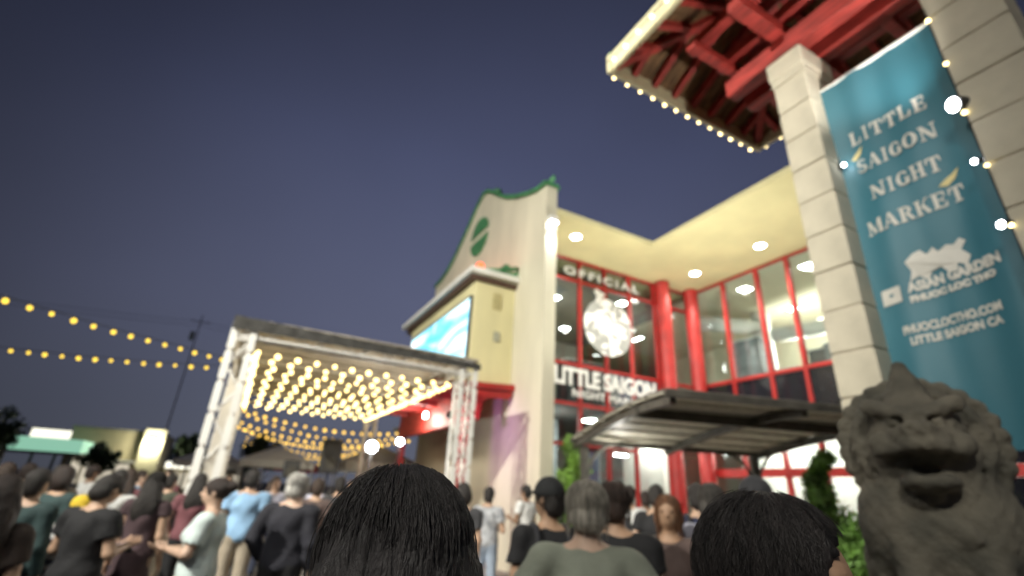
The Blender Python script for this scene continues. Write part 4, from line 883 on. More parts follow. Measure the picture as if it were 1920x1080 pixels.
# ------------------------------------------------------------------ implicit surfaces for bodies and the statue
class Field:
    def __init__(s, lo, hi, h):
        s.lo = np.array(lo, float); s.h = h; s.n = np.ceil((np.array(hi)-s.lo)/h).astype(int)+1
        s.f = np.full(tuple(s.n), .25)
        s.ax = [s.lo[i]+h*np.arange(s.n[i]) for i in range(3)]
    def _sl(s, lo, hi):
        a = np.maximum(0, np.floor((np.array(lo)-s.lo)/s.h).astype(int)); b = np.minimum(s.n, np.ceil((np.array(hi)-s.lo)/s.h).astype(int)+1)
        return tuple(slice(int(p), int(max(p, q))) for p, q in zip(a, b))
    def _pts(s, sl): return np.meshgrid(s.ax[0][sl[0]], s.ax[1][sl[1]], s.ax[2][sl[2]], indexing='ij')
    def _blend(s, sl, d, k, sub=False):
        a = s.f[sl]
        if a.size == 0: return
        if sub:
            s.f[sl] = np.maximum(a, -d); return
        if k <= 0: s.f[sl] = np.minimum(a, d); return
        hh = np.clip(.5+.5*(a-d)/k, 0, 1); s.f[sl] = a*(1-hh)+d*hh-k*hh*(1-hh)
    def cap(s, a, b, ra, rb=None, k=.03, sub=False, clip=None, clip0=None):
        rb = ra if rb is None else rb; a = np.array(a, float); b = np.array(b, float); m = max(ra, rb)+k+.05
        sl = s._sl(np.minimum(a, b)-m, np.maximum(a, b)+m); X, Y, Z = s._pts(sl); d = b-a; L = max(1e-9, d@d)
        t = np.clip(((X-a[0])*d[0]+(Y-a[1])*d[1]+(Z-a[2])*d[2])/L, 0, 1)
        r = np.sqrt((X-a[0]-t*d[0])**2+(Y-a[1]-t*d[1])**2+(Z-a[2]-t*d[2])**2)-(ra+(rb-ra)*t)
        if clip is not None:
            u = d/np.sqrt(L); r = np.maximum(r, (X-b[0])*u[0]+(Y-b[1])*u[1]+(Z-b[2])*u[2]-clip)
        s._blend(sl, r, k, sub); return s
    def ell(s, c, r, k=.03, sub=False, rot=None):
        c = np.array(c, float); r = np.array(r, float); m = r.max()+k+.05; sl = s._sl(c-m, c+m); X, Y, Z = s._pts(sl); P = [X-c[0], Y-c[1], Z-c[2]]
        if rot is not None:
            M = np.array(Euler(rot).to_matrix()).T; P = [M[i, 0]*P[0]+M[i, 1]*P[1]+M[i, 2]*P[2] for i in range(3)]
        k0 = np.sqrt(sum((p/q)**2 for p, q in zip(P, r))); k1 = np.sqrt(sum((p/q**2)**2 for p, q in zip(P, r)))+1e-9
        s._blend(sl, k0*(k0-1)/k1, k, sub); return s
    def cut(s, axis, v, keep):      # keep '+' keeps coordinates above v
        g = s.ax[axis].reshape([-1 if i == axis else 1 for i in range(3)]); s.f = np.maximum(s.f, (v-g) if keep == '+' else (g-v)); return s
    def noise(s, amp, fn):
        X, Y, Z = np.meshgrid(*s.ax, indexing='ij'); s.f += amp*fn(X, Y, Z); return s
    def net(s):
        f = s.f.copy(); f[0] = f[-1] = .1; f[:, 0] = f[:, -1] = .1; f[:, :, 0] = f[:, :, -1] = .1
        ins = f < 0; c = [ins[i:f.shape[0]-1+i, j:f.shape[1]-1+j, k:f.shape[2]-1+k] for i in (0, 1) for j in (0, 1) for k in (0, 1)]
        sm = sum(x.astype(np.int8) for x in c); idx = np.argwhere((sm > 0) & (sm < 8))
        if len(idx) == 0: return np.zeros((0, 3)), []
        vid = np.full(sm.shape, -1, np.int64); vid[tuple(idx.T)] = np.arange(len(idx)); acc = np.zeros((len(idx), 3)); cnt = np.zeros(len(idx))
        cr = [np.array((i, j, k)) for i in (0, 1) for j in (0, 1) for k in (0, 1)]
        for a in cr:
            for ax_ in range(3):
                if a[ax_]: continue
                b = a.copy(); b[ax_] = 1; fa = f[tuple((idx+a).T)]; fb = f[tuple((idx+b).T)]; x = (fa < 0) != (fb < 0)
                t = np.where(x, fa/np.where(fa == fb, 1, fa-fb), 0); acc += np.where(x[:, None], a+t[:, None]*(b-a), 0); cnt += x
        V = s.lo+s.h*(idx+acc/cnt[:, None]); F = []
        for ax_ in range(3):
            o1, o2 = [(1, 2), (2, 0), (0, 1)][ax_]; A = [slice(1, -1)]*3; B = [slice(1, -1)]*3; A[ax_] = slice(0, -1); B[ax_] = slice(1, None)
            ia = ins[tuple(A)]; ib = ins[tuple(B)]; e = np.argwhere(ia != ib)
            if len(e) == 0: continue
            off = np.array([1, 1, 1]); off[ax_] = 0; g = e+off; flip = ~ia[tuple(e.T)]
            def cell(d1, d2):
                q = g.copy(); q[:, o1] -= d1; q[:, o2] -= d2; return vid[tuple(q.T)]
            Q = np.stack([cell(1, 1), cell(0, 1), cell(0, 0), cell(1, 0)], 1); Q[flip] = Q[flip][:, ::-1]; F.append(Q)
        F = np.concatenate(F); return V, F[(F >= 0).all(1)]
def net_mesh(name, parts, material):
    V = []; F = []; n = 0
    for v, f in parts:
        if len(v): V.append(v); F.append(np.asarray(f)+n); n += len(v)
    V = np.concatenate(V); F = np.concatenate(F); m = bpy.data.meshes.new(name)
    m.vertices.add(len(V)); m.vertices.foreach_set("co", V.astype(np.float32).ravel()); m.loops.add(F.size); m.loops.foreach_set("vertex_index", F.astype(np.int32).ravel())
    m.polygons.add(len(F)); m.polygons.foreach_set("loop_start", np.arange(0, F.size, 4, dtype=np.int32)); m.update(calc_edges=True); m.validate()
    m.polygons.foreach_set("use_smooth", [True]*len(m.polygons)); m.materials.append(material); return m

# ------------------------------------------------------------------ stone guardian lion
M_stone = mat("weathered_stone", (.23, .205, .155), .9, var=.35, scale=3.0, bump=.7, bscale=16, color2=(.085, .082, .066))
lf = Field((-.72, -.95, -.02), (.72, .78, 1.76), .0155)
lf.ell((0, -.38, .30), (.50, .42, .36), .08).ell((0, -.02, .52), (.47, .33, .50), .1)
for s in (-1, 1):
    lf.cap((s*.19, .16, .55), (s*.19, .24, .06), .12, .10, .05).ell((s*.19, .33, .07), (.12, .16, .085), .03).ell((s*.36, -.22, .24), (.13, .30, .24), .05).ell((s*.38, .06, .07), (.11, .2, .08), .03)
lf.ell((0, .02, .98), (.36, .30, .40), .08).ell((0, .17, 1.10), (.26, .25, .27), .05)
lf.cap((0, .14, 1.26), (0, .08, 1.62), .19, .05, .06).cap((0, .0, .2), (0, -.7, .55), .08, .1, .05)
for s in (-1, 1):
    lf.cap((s*.045, .42, 1.22), (s*.23, .31, 1.30), .05, .06, .02).ell((s*.27, .08, 1.30), (.05, .07, .10), .02).ell((s*.20, .33, 1.03), (.09, .09, .09), .03)
    lf.cap((s*.04, .50, 1.03), (s*.19, .38, 1.00), .055, .045, .02)
lf.ell((0, .38, 1.09), (.17, .15, .11), .04).ell((0, .50, 1.12), (.095, .065, .055), .02).ell((0, .36, .80), (.16, .16, .07), .05)
lf.ell((0, .50, .885), (.115, .24, .052), 0, True)
for s in (-1, 1):
    lf.ell((s*.115, .43, 1.175), (.062, .07, .042), 0, True); lf.ell((s*.115, .365, 1.175), (.046, .046, .04), .01); lf.ell((s*.04, .565, 1.115), (.02, .03, .018), 0, True)
for k in range(46):            # curls of the mane
    a = R(-150+300*((k*13) % 23)/22); rr_ = .34+.10*(k//23); y0 = .10-.16*(k//23); cx, cz = math.sin(a)*rr_, 1.06+math.cos(a)*rr_
    lf.ell((cx, y0, cz), (.072, .06, .072), .012); lf.ell((cx*1.0, y0+.065, cz), (.026, .02, .026), 0, True)
for k in range(9):
    a = k*.7; lf.ell((.13*math.sin(a), .27+.03*math.cos(k), .72-.035*k), (.06, .05, .05), .02)
lf.noise(.006, lambda X, Y, Z: np.sin(31*X+9*Z)*np.sin(27*Y+4)*np.sin(29*Z)+.6*np.sin(63*X+3)*np.sin(57*Z+20*Y))
lion_w = Matrix.Translation((3.0, 1.26, 1.24)) @ Matrix.Rotation(R(-246), 4, 'Z') @ Matrix.Scale(.69, 4)
lion = thing("guardian_lion_statue", (3.02, 1.28, 0), "grey weathered stone guardian lion with open mouth in front of the teal banner", "statue")
link(bpy.data.objects.new("lion_body", net_mesh("lion_body", [lf.net()], M_stone)), lion, lion_w)
pb = Matrix.Translation((3.02, 1.28, 0)) @ Matrix.Rotation(R(-248), 4, 'Z')
pd = MB().box(-.40, .40, -.58, .30, .161, 1.04).obj("pedestal", M_stone, lion, bevel=.02, world=pb)
MB().box(-.48, .48, -.66, .38, .013, .16).obj("plinth", M_stone, pd, bevel=.02, world=pb); MB().box(-.46, .46, -.64, .36, 1.041, 1.245).obj("top_slab", M_stone, pd, bevel=.02, world=pb)

# ------------------------------------------------------------------ people
def skinm(c): return mat("skin_%02d%02d%02d" % tuple(int(x*99) for x in c), c, .55, var=.1, scale=14, bump=.06, bscale=120)
def fab(name, c, **k): return mat("cloth_"+name, c, .85, var=.14, scale=5, bump=.35, bscale=22, **k)
def stripe_mat(name, c1, c2, freq):
    if name in MATS: return MATS[name]
    m = mat(name, c1, .85, bump=.3, bscale=22); n = m.node_tree.nodes; l = m.node_tree.links; t = n.new("ShaderNodeTexCoord"); w = n.new("ShaderNodeTexWave"); w.bands_direction = 'Z'; w.inputs['Scale'].default_value = freq
    l.new(t.outputs['Object'], w.inputs[0]); c = n.new("ShaderNodeValToRGB"); c.color_ramp.interpolation = 'CONSTANT'; c.color_ramp.elements[0].color = (*c1, 1); c.color_ramp.elements[1].position = .5; c.color_ramp.elements[1].color = (*c2, 1)
    l.new(w.outputs[0], c.inputs[0]); l.new(c.outputs[0], n["Principled BSDF"].inputs['Base Color']); return m
def check_mat(name, c1, c2, sc_):
    if name in MATS: return MATS[name]
    return mat(name, c1, .85, scale=sc_, color2=c2, bump=.3, bscale=22)
# one relaxed right hand (wrist at origin, fingers along -Z, palm facing -X): five separate curled fingers
hf = Field((-.07, -.07, -.21), (.05, .09, .03), .0055)
hf.cap((0, 0, .02), (0, 0, -.03), .026, .026, .01).ell((0, 0, -.06), (.016, .040, .048), .015)
for i, (y, L) in enumerate(((.030, .072), (.011, .080), (-.009, .074), (-.028, .058))):
    a = (0, y, -.095); b = (-.010, y*1.12, -.095-L*.45); c = (-.028, y*1.15, -.095-L*.78); d = (-.048, y*1.1, -.095-L*.95)
    hf.cap(a, b, .0095, .0088, .003).cap(b, c, .0088, .008, .002).cap(c, d, .008, .0068, .002)
hf.cap((-.004, .030, -.035), (-.018, .060, -.065), .0125, .011, .006).cap((-.018, .060, -.065), (-.028, .066, -.098), .0105, .008, .002)
HANDV, HANDF = hf.net()
ARMS = {'down': ((.225, -.03, 1.13), (.235, .06, .89)), 'out': ((.33, -.06, 1.19), (.36, .02, .96)), 'hold': ((.25, .0, 1.14), (.10, .27, 1.17)),
        'fold': ((.26, .04, 1.15), (.02, .24, 1.16)), 'up': ((.27, .16, 1.36), (.14, .30, 1.60)), 'pocket': ((.27, -.05, 1.16), (.20, .06, .96)), 'fwd': ((.22, .10, 1.17), (.16, .34, 1.10))}
def person(x, y, top, heading, label, shirt, lower=None, skin=(.50, .32, .22), hair='short', haircol=(.018, .014, .012), arms=('down', 'down'), sleeve=.55, res=.015,
           hem=.90, female=False, head=(0, 0), cap=None, lower_kind='trousers', group="people in the market crowd", strands=0, mask=False, width=1.0, shoes=True, collar=None):
    H = 1.75; sc_ = top/(H+ (.02 if hair != 'bald' else 0)); Mw = Matrix.Translation((x, y, .012)) @ Matrix.Rotation(R(-heading), 4, 'Z') @ Matrix.Diagonal((sc_*width, sc_*width, sc_, 1))
    sw = .165 if female else .185
    J = []
    for s, a in ((-1, arms[0]), (1, arms[1])):
        e, w = ARMS[a]; J.append(((s*sw, -.015, 1.405), (s*(e[0]-.185+sw), e[1], e[2]), (s*w[0], w[1], w[2])))
    hp, hy = head     # pitch forward, yaw
    HM = Matrix.Translation((0, -.005, 1.53)) @ Matrix.Rotation(R(hy), 4, 'Z') @ Matrix.Rotation(R(-hp), 4, 'X') @ Matrix.Translation((0, .005, -1.53))
    hr = tuple(HM.to_euler())
    def hd(p): v = HM @ Vector(p); return (v.x, v.y, v.z)
    ext = .12+max(abs(q[0]) for j in J for q in j); fy = .18+max(max(q[1] for q in j) for j in J)
    B = Field((-ext, -.26, -.02), (ext, max(.30, fy), 1.86), res)
    cw = .15 if female else .168
    B.ell((0, 0, .96), (.168, .118, .13), .05).ell((0, .01, 1.13), (.140 if female else .150, .105, .17), .06).ell((0, .0, 1.31), (cw, .118, .17), .06)
    if female: B.ell((.07, .085, 1.27), (.06, .055, .06), .03).ell((-.07, .085, 1.27), (.06, .055, .06), .03)
    for s, j in ((-1, J[0]), (1, J[1])):
        B.cap((s*.05, -.015, 1.44), (j[0][0]*.92, -.015, 1.405), .055, .055, .05)
        B.cap(j[0], j[1], .050, .040, .025).cap(j[1], j[2], .041, .027, .02)
        B.cap((s*.088, 0, .93), (s*.10, .02, .50), .088, .058, .04).cap((s*.10, .02, .50), (s*.105, -.02, .09), .058, .038, .02).cap((s*.105, -.03, .05), (s*.115, .13, .03), .04, .03, .02)
    B.cap((0, -.012, 1.42), hd((0, .0, 1.56)), .058, .055, .03)
    B.ell(hd((0, .008, 1.655)), (.076, .096, .098), .03, rot=hr).ell(hd((0, .040, 1.595)), (.056, .062, .062), .03, rot=hr)
    if res < .02:
        B.cap(hd((0, .098, 1.655)), hd((0, .118, 1.622)), .010, .014, .012)
        for s in (-1, 1):
            B.ell(hd((s*.079, -.002, 1.635)), (.012, .021, .032), .008, rot=hr); B.cap(hd((s*.018, .096, 1.672)), hd((s*.05, .084, 1.672)), .009, .008, .01)
            B.ell(hd((s*.032, .108, 1.650)), (.016, .014, .010), 0, True, rot=hr)
        B.ell(hd((0, .100, 1.585)), (.026, .012, .009), .006, rot=hr)
    parts = [B.net()]
    for s, j in ((-1, J[0]), (1, J[1])):
        z = (Vector(j[1])-Vector(j[2])).normalized(); f = Vector((0, 1, .05)); f = (f-z*f.dot(z)); f = f.normalized() if f.length > .1 else Vector((0, 0, 1)); xx = f.cross(z)
        Mh = np.array([[xx.x, f.x, z.x], [xx.y, f.y, z.y], [xx.z, f.z, z.z]]); V = HANDV*np.array([s, 1, 1]); V = V @ Mh.T + np.array(j[2]); F = HANDF if s > 0 else HANDF[:, ::-1]; parts.append((V, F))
    sk = skinm(skin); body = link(bpy.data.objects.new("person", net_mesh("person", parts, sk)), None, Mw); tag(body, label, "person", group)
    def child(nm, parts_, m, lab=None):
        o = link(bpy.data.objects.new(nm, net_mesh(nm, parts_, m)), body, Mw)
        if lab: o["label"] = lab
        return o
    # upper garment
    o = .016; S = Field((-ext, -.27, hem-.06), (ext, max(.30, fy), 1.53), res)
    if hem < 1.02: S.ell((0, 0, .97), (.168+o+.004, .122+o, .13), .06)
    S.ell((0, .01, 1.13), ((.145 if female else .158)+o, .112+o, .18), .08).ell((0, .0, 1.31), (cw+o, .122+o, .17), .06)
    if female: S.ell((.07, .085, 1.27), (.06+o, .055+o, .06+o), .04).ell((-.07, .085, 1.27), (.06+o, .055+o, .06+o), .04)
    for s, j in ((-1, J[0]), (1, J[1])):
        S.cap((s*.06, -.012, 1.425), (j[0][0]*.95, -.012, 1.405), .062, .060+o*.7, .05)
        a, b, c = np.array(j[0]), np.array(j[1]), np.array(j[2])
        if sleeve <= 0: continue
        if sleeve <= 1: S.cap(a, a+(b-a)*sleeve, .056+o, .052+o+.006, .03, clip=0.0)
        else: S.cap(a, b, .056+o, .046+o, .03); S.cap(b, b+(c-b)*(sleeve-1), .047+o, .036+o, .02, clip=0.0)
    S.cut(2, hem, '+'); S.noise(.005, lambda X, Y, Z: np.sin(26*Z+9*X)*np.sin(15*X+6*Y+3*x)+.6*np.sin(40*X-22*Z))
    S.ell((0, .03, 1.475), (.072, .085, .04), 0, True); child("shirt", [S.net()], shirt)
    # lower garment
    if lower is not None:
        Lw = Field((-.32, -.26, .03), (.32, .26, 1.04), max(res, .016))
        Lw.ell((0, 0, .96), (.178, .128, .13), .05)
        for s in (-1, 1):
            if lower_kind == 'shorts': Lw.cap((s*.09, 0, .93), (s*.105, .02, .56), .100, .088, .03, clip=0)
            elif lower_kind == 'skirt': pass
            else: Lw.cap((s*.088, 0, .93), (s*.10, .02, .50), .098, .074, .03).cap((s*.10, .02, .50), (s*.105, -.015, .10), .073, .062, .03, clip=0)
        if lower_kind == 'skirt': Lw.cap((0, 0, .95), (0, .0, .5), .15, .24, .05, clip=0)
        Lw.cut(2, 1.0, '-').noise(.004, lambda X, Y, Z: np.sin(18*Z+7*X)*np.sin(22*X+9*Y)); child(lower_kind, [Lw.net()], lower)
    if shoes:
        for s in (-1, 1):
            F_ = Field((s*.11-.1, -.14, -.01), (s*.11+.1, .24, .14), .016); F_.cap((s*.105, -.035, .05), (s*.118, .15, .035), .052, .043, .02).cap((s*.105, -.03, .05), (s*.105, -.03, .10), .048, .05, .02); F_.cut(2, 0, '+')
            child("shoe", [F_.net()], mat("shoe_dark", (.05, .045, .045), .6))
    # hair
    hm = mat("hair_%02d%02d%02d" % tuple(int(v*99) for v in haircol), haircol, .6, var=.35, scale=18, bump=.5, bscale=90, stretch=(3, 3, .5))
    if hair != 'bald':
        hres = min(res, .012); Hf = Field((-.24, -.24, 1.18 if hair == 'long' else 1.42), (.24, .30, 1.86), hres)
        Hf.ell(hd((0, -.004, 1.672)), (.090, .108, .104), .02, rot=hr)
        if hair == 'long':
            Hf.ell(hd((0, -.055, 1.57)), (.102, .075, .12), .04, rot=hr).ell((.035, -.095, 1.43), (.085, .045, .15), .04).ell((-.045, -.10, 1.40), (.08, .045, .15), .04).ell((.085, -.03, 1.46), (.035, .05, .12), .03).ell((-.09, -.02, 1.45), (.035, .05, .13), .03)
        if hair == 'bob': Hf.ell(hd((0, -.03, 1.60)), (.112, .095, .11), .04, rot=hr)
        if hair == 'bun': Hf.ell(hd((0, -.10, 1.70)), (.05, .05, .05), .02)
        if hair == 'short': Hf.ell(hd((0, -.05, 1.60)), (.078, .062, .075), .03, rot=hr)
        Hf.ell(hd((0, .115, 1.605)), (.078, .085, .108), 0, True, rot=hr)
        if hair == 'short':
            for s in (-1, 1): Hf.ell(hd((s*.085, .01, 1.615)), (.03, .035, .045), 0, True, rot=hr)
            Hf.ell(hd((0, -.03, 1.475)), (.2, .2, .06), 0, True)
        Hf.noise(.003, lambda X, Y, Z: np.sin(np.arctan2(X, Y+.01)*26+6*np.sin(9*Z))+.6*np.sin(70*X)*np.sin(60*Z+50*Y))
        ho = child("hair", [Hf.net()], hm)
        if strands:
            HMi = HM; mb = MB(); cnt = 0
            for q in range(strands):
                th = rng.uniform(0, 2*math.pi); u = rng.uniform(.02, 1.0); ph = math.acos(1-u*1.25)
                pts = []; Lh = rng.uniform(.05, .16) if hair == 'short' else rng.uniform(.10, .26); sw_ = rng.normal()*.25; lift = rng.uniform(0, .008)+(.014*rng.random() if rng.random() < .06 else 0); st = 7
                for i in range(st):
                    p_ = ph+Lh*i/(st-1)/.10; p_c = min(p_, 1.95); t_ = th+sw_*i/(st-1)
                    r_ = 1.0+lift*10*(.3+.7*i/(st-1)); v = Vector((.092*r_*math.sin(p_c)*math.sin(t_), -.004-.110*r_*math.sin(p_c)*math.cos(t_), 1.672+.106*r_*math.cos(p_c)-max(0, p_-1.95)*.10))
                    if v.y > .075 and v.z < 1.72: break
                    pts.append(HM @ v)
                if len(pts) > 3: mb.tube(pts, [.0007 if strands > 2000 else .0012]*(len(pts)-1)+[.0003], 3, cap=False)
            me = mb.mesh("hair_strands", hm, smooth=True, recalc=False); so = link(bpy.data.objects.new("hair_strands", me), ho, Mw); so["kind"] = "stuff"
    if res < .02:
        for s in (-1, 1):
            E_ = Field((-.05, -.05, -.05), (.05, .05, .05), .006); E_.ell((0, 0, 0), (.0125, .011, .0095)); v, f = E_.net(); v = v+np.array(hd((s*.032, .090, 1.650))); child("eye", [(v, f)], mat("eye_dark", (.06, .045, .04), .2))
    if cap:
        C_ = Field((-.24, -.24, 1.58), (.24, .34, 1.86), .011); C_.ell(hd((0, -.002, 1.69)), (.097, .114, .105), .01, rot=hr); C_.ell(hd((0, .0, 1.615)), (.2, .25, .055), 0, True, rot=hr)
        C_.ell(hd((0, .125, 1.685)), (.075, .10, .011), .012, rot=hr); child("cap", [C_.net()], cap)
    if mask:
        K_ = Field((-.12, -.05, 1.5), (.12, .2, 1.68), .01); K_.ell(hd((0, .055, 1.595)), (.064, .070, .055), .01, rot=hr); K_.cut(1, .03, '+'); child("face_mask", [K_.net()], M_white)
    return body, Mw
blk = fab("black", (.016, .016, .018)); navy = fab("navy", (.02, .025, .06)); jean = fab("pale_denim", (.32, .38, .47)); djean = fab("dark_denim", (.05, .06, .10)); khaki = fab("khaki", (.40, .34, .26)); grey = fab("sage_grey", (.27, .29, .23)); charcoal = fab("charcoal", (.06, .06, .065))
lav = fab("lavender_grey", (.46, .46, .54)); brown = fab("brown", (.13, .09, .08)); mint = fab("pale_mint", (.60, .70, .68)); sky_ = fab("light_blue", (.27, .45, .66)); maroon = fab("dark_maroon", (.06, .035, .04)); olive = fab("dark_olive", (.06, .065, .045)); white_ = fab("white", (.70, .70, .68)); teal_d = fab("dark_teal", (.03, .06, .06)); wine = fab("wine", (.16, .06, .07)); beige = fab("beige", (.42, .36, .28))
tan, fair, mid, dk_ = (.44, .27, .17), (.56, .38, .28), (.48, .31, .21), (.26, .15, .09)
person(.20, .645, 1.66, 2, "dark-haired person close in front, back turned, left of centre", charcoal, djean, mid, 'bob', (.034, .030, .030), res=.012, strands=6000, head=(6, 6))
person(.73, .533, 1.655, 150, "dark-haired person close in front, face turned right, below the pergola", blk, blk, tan, 'short', (.028, .023, .022), res=.012, strands=5500, head=(2, 0))
person(1.55, 2.08, 1.715, 30, "grey-haired man in a sage green T-shirt seen from behind", grey, djean, fair, 'short', (.34, .31, .26), ('out', 'out'), res=.013, width=1.12, hem=.86, strands=700)
person(1.94, 3.02, 1.74, 20, "man in a black cap and dark T-shirt left of the sage T-shirt", blk, blk, tan, 'short', arms=('down', 'hold'), cap=fab("cap_black", (.014, .015, .016)), res=.014, head=(0, 40), strands=300)
person(2.20, 2.66, 1.745, 55, "man in a black T-shirt right of the sage T-shirt", blk, djean, tan, 'short', (.05, .03, .022), ('out', 'hold'), res=.014, width=1.1, strands=600)
person(2.83, 2.83, 1.69, 230, "woman in a brown top with reddish hair facing the viewer", brown, brown, tan, 'bob', (.16, .07, .03), ('hold', 'down'), res=.014, female=True, strands=500)
person(3.26, 2.80, 1.79, 60, "person in a pale lavender shirt seen from behind near the pergola", lav, blk, mid, 'short', (.10, .09, .08), ('down', 'fwd'), res=.015, strands=500)
person(4.16, 3.75, 1.83, 40, "dark-haired man in navy beyond the lavender shirt", navy, djean, mid, 'short', res=.02)
person(3.66, 7.45, 1.73, 35, "person in a grey patterned shirt and pale jeans by the gable wall", check_mat("cloth_grey_check", (.55, .56, .58), (.22, .23, .25), 9), jean, mid, 'short', res=.018, arms=('down', 'hold'))
person(2.58, 5.98, 1.74, 20, "dark-haired person in charcoal top and pale jeans beside the patterned shirt", charcoal, jean, mid, 'bob', res=.018)
person(5.11, 8.80, 1.82, 340, "person in white holding a bag at the foot of the gable wall", white_, khaki, dk_, 'short', res=.02, arms=('hold', 'down'))
person(.29, 8.0, 1.78, 5, "man in a light blue shirt and khaki trousers seen from behind", sky_, khaki, mid, 'short', res=.018, hem=.82, width=1.1)
person(-.06, 5.3, 1.64, 285, "woman in a pale mint T-shirt with folded arms in profile", mint, fab("mint_trousers", (.45, .52, .52)), fair, 'bun', (.03, .018, .014), ('fold', 'fold'), res=.013, female=True, width=1.12, sleeve=.7)
person(-.66, 6.57, 1.67, 12, "dark-haired woman in a dark maroon dress beside the mint T-shirt", maroon, maroon, mid, 'long', female=True, res=.015, lower_kind='skirt', sleeve=.3, strands=500)
pman, pM = person(-.89, 5.43, 1.63, 40, "person in a black T-shirt bent over a bright phone", blk, blk, mid, 'short', arms=('hold', 'hold'), res=.014, head=(20, 0), width=1.15)
person(-1.14, 6.15, 1.42, 165, "child in a striped shirt with white face mask and yellow cap", stripe_mat("cloth_navy_stripe", (.68, .67, .66), (.03, .03, .07), 3.2), charcoal, fair, 'short', res=.015, cap=fab("cap_yellow", (.62, .44, .03)), mask=True, head=(8, 20))
person(-1.12, 4.05, 1.60, 350, "person in dark brown at the left edge, close to the viewer", fab("dark_brown", (.05, .035, .028)), blk, mid, 'long', (.03, .02, .015), female=True, res=.014, head=(0, 20))
person(-1.42, 5.83, 1.64, 20, "man in a dark teal jacket behind the striped child", teal_d, djean, mid, 'short', res=.016, sleeve=1.9)
person(.61, 5.57, 1.73, 25, "white-haired man in a black jacket left of the big dark head", fab("black_jacket", (.018, .018, .026)), blk, fair, 'short', (.58, .56, .52), ('pocket', 'down'), res=.014, sleeve=1.9, width=1.1, strands=500)
person(2.93, 2.17, 1.80, 70, "tall man in charcoal with dark grey cap right of the lavender shirt", charcoal, blk, mid, 'short', cap=fab("cap_grey", (.06, .06, .065)), res=.015)
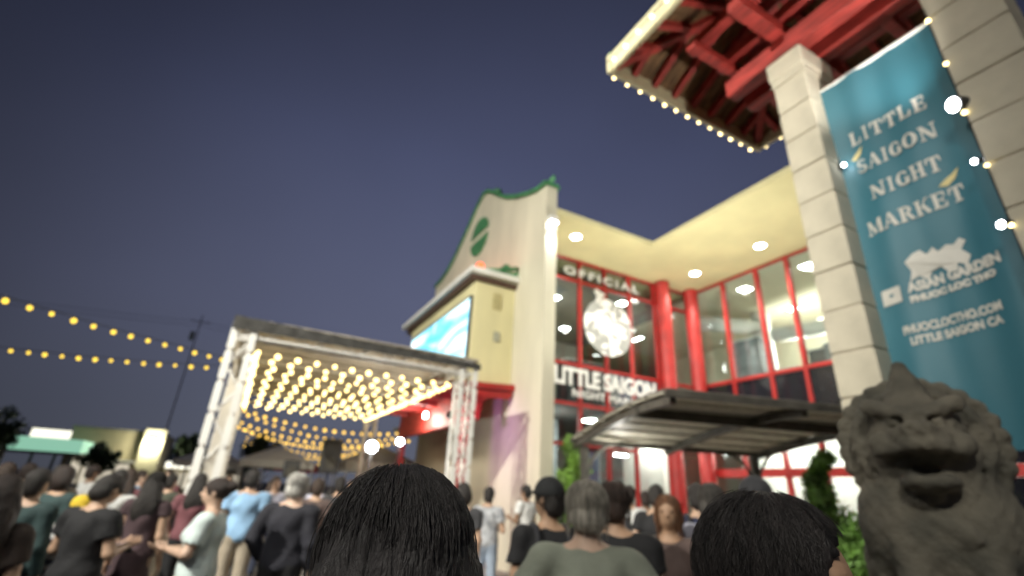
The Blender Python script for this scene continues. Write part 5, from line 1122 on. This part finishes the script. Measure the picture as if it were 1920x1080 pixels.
extra = [(1.62, 8.85, 1.76, 0, "dark-clothed person under the truss near the loudspeaker", charcoal, djean, 'short'), (-1.28, 9.41, 1.71, 10, "person in wine red walking in the car park left of the truss leg", wine, djean, 'long'),
         (-.80, 9.98, 1.67, 30, "person in olive just left of the truss leg", olive, khaki, 'short'), (.0, 12.5, 1.72, 180, "person in beige inside the truss behind the blue shirt", beige, djean, 'bob'), (1.74, 11.87, 1.70, 170, "person in pale lavender deep under the truss", lav, blk, 'short'),
         (2.37, 9.72, 1.70, 20, "person in dark teal under the right half of the truss", teal_d, blk, 'short'), (-2.75, 10.65, 1.71, 40, "person in charcoal at the far left of the car park", charcoal, blk, 'short'), (-1.95, 8.79, 1.70, 330, "person in beige behind the dark teal jacket", beige, djean, 'long'),
         (.87, 12.97, 1.65, 190, "person in white deep inside the truss", white_, khaki, 'long'), (5.27, 6.02, 1.84, 50, "man in white in front of the pergola", white_, djean, 'short'), (6.3, 6.8, 1.80, 30, "person in olive under the pergola", olive, djean, 'short'),
         (-1.45, 11.91, 1.71, 90, "person in light blue crossing the car park", sky_, djean, 'short'), (6.26, 4.13, 1.78, 60, "person in beige under the right end of the pergola", beige, blk, 'bob'), (-2.1, 6.68, 1.65, 20, "person in dark olive near the left edge", olive, blk, 'short'),
         (-.33, 8.29, 1.69, 5, "dark-haired person in wine red beyond the maroon dress", wine, blk, 'long'), (1.15, 7.92, 1.71, 10, "person in brown behind the white-haired man", brown, blk, 'short'), (4.3, 5.3, 1.74, 40, "person in charcoal before the pergola's left post", charcoal, djean, 'bob'),
         (-2.17, 11.8, 1.75, 60, "person in white far back in the car park", white_, djean, 'short'), (-1.11, 12.95, 1.76, 200, "person in wine red far behind the truss leg", wine, blk, 'bob'), (-1.12, 7.52, 1.68, 350, "person in white behind the phone user", white_, djean, 'short'),
         (.81, 10.97, 1.73, 160, "person in lavender inside the truss", lav, djean, 'long'), (2.39, 11.76, 1.75, 200, "person in black by the dazzling stage lamp", blk, blk, 'short'), (-2.44, 8.66, 1.69, 20, "person in pale mint near the left edge", mint, khaki, 'long'),
         (-1.60, 7.44, 1.68, 30, "dark-haired person in teal behind the striped child", teal_d, djean, 'bob'), (1.77, 7.29, 1.72, 15, "person in beige left of the big dark head", beige, blk, 'long'), (4.51, 4.68, 1.83, 45, "person in black at the pergola entrance", blk, djean, 'short'), (4.7, 3.5, 1.80, 55, "person in wine red right of the lavender shirt", wine, djean, 'short')]
for (x, y, tp_, hdg, lb, sh, lo_, hs) in extra: person(x, y, tp_, hdg, lb, sh, lo_, random.choice((fair, mid, tan, dk_)), hs, random.choice(((.016, .013, .012), (.03, .02, .014), (.05, .03, .02))), (random.choice(('down', 'hold', 'pocket')), random.choice(('down', 'hold', 'fwd'))), res=.021, shoes=True)
# phone in the hands of the person in black
ph = thing("mobile_phone", tuple(pM @ Vector((0, .36, 1.14))), "glowing mobile phone held by the person in a black T-shirt", "phone")
PM = pM @ Matrix.Translation((0, .34, 1.13)) @ Matrix.Rotation(R(-40), 4, 'X') @ Matrix.Rotation(R(90), 4, 'Z')
MB().box(-.04, .04, -.08, .08, -.005, .005).obj("case", M_black, ph, bevel=.003, world=PM); MB().box(-.036, .036, -.075, .075, .0052, .006).obj("screen", emat("phone_screen", (.8, .85, 1), 3), ph, world=PM)

# bags and a shirt print
def backpack(Mp, label, m, s=1.0):
    F_ = Field((-.26, -.50, .85), (.26, .26, 1.56), .014); F_.ell((0, -.215*s, 1.18), (.15, .085, .20), .03).ell((0, -.28*s, 1.10), (.11, .05, .12), .03)
    t = thing("backpack", tuple(Mp @ Vector((0, -.2, 1.0))), label, "backpack"); link(bpy.data.objects.new("bag", net_mesh("bag", [F_.net()], m)), t, Mp)
    for sx in (-1, 1): MB().tube([(sx*.10, -.20, 1.34), (sx*.105, -.10, 1.475), (sx*.11, .04, 1.485), (sx*.12, .135, 1.40), (sx*.135, .15, 1.25), (sx*.16, .07, 1.10), (sx*.14, -.17, 1.06)], .018, 6).obj("strap", m, t, smooth=True, world=Mp)
for q in [o for o in bpy.data.objects if o.get("label") in ("man in a black cap and dark T-shirt left of the sage T-shirt", "dark-haired man in navy beyond the lavender shirt", "person in wine red walking in the car park left of the truss leg")]:
    backpack(Wm[q], "dark backpack on the back of the " + q["label"].split(" left")[0].split(" beyond")[0].split(" walking")[0], fab("bag_dark", (.03, .03, .035)))
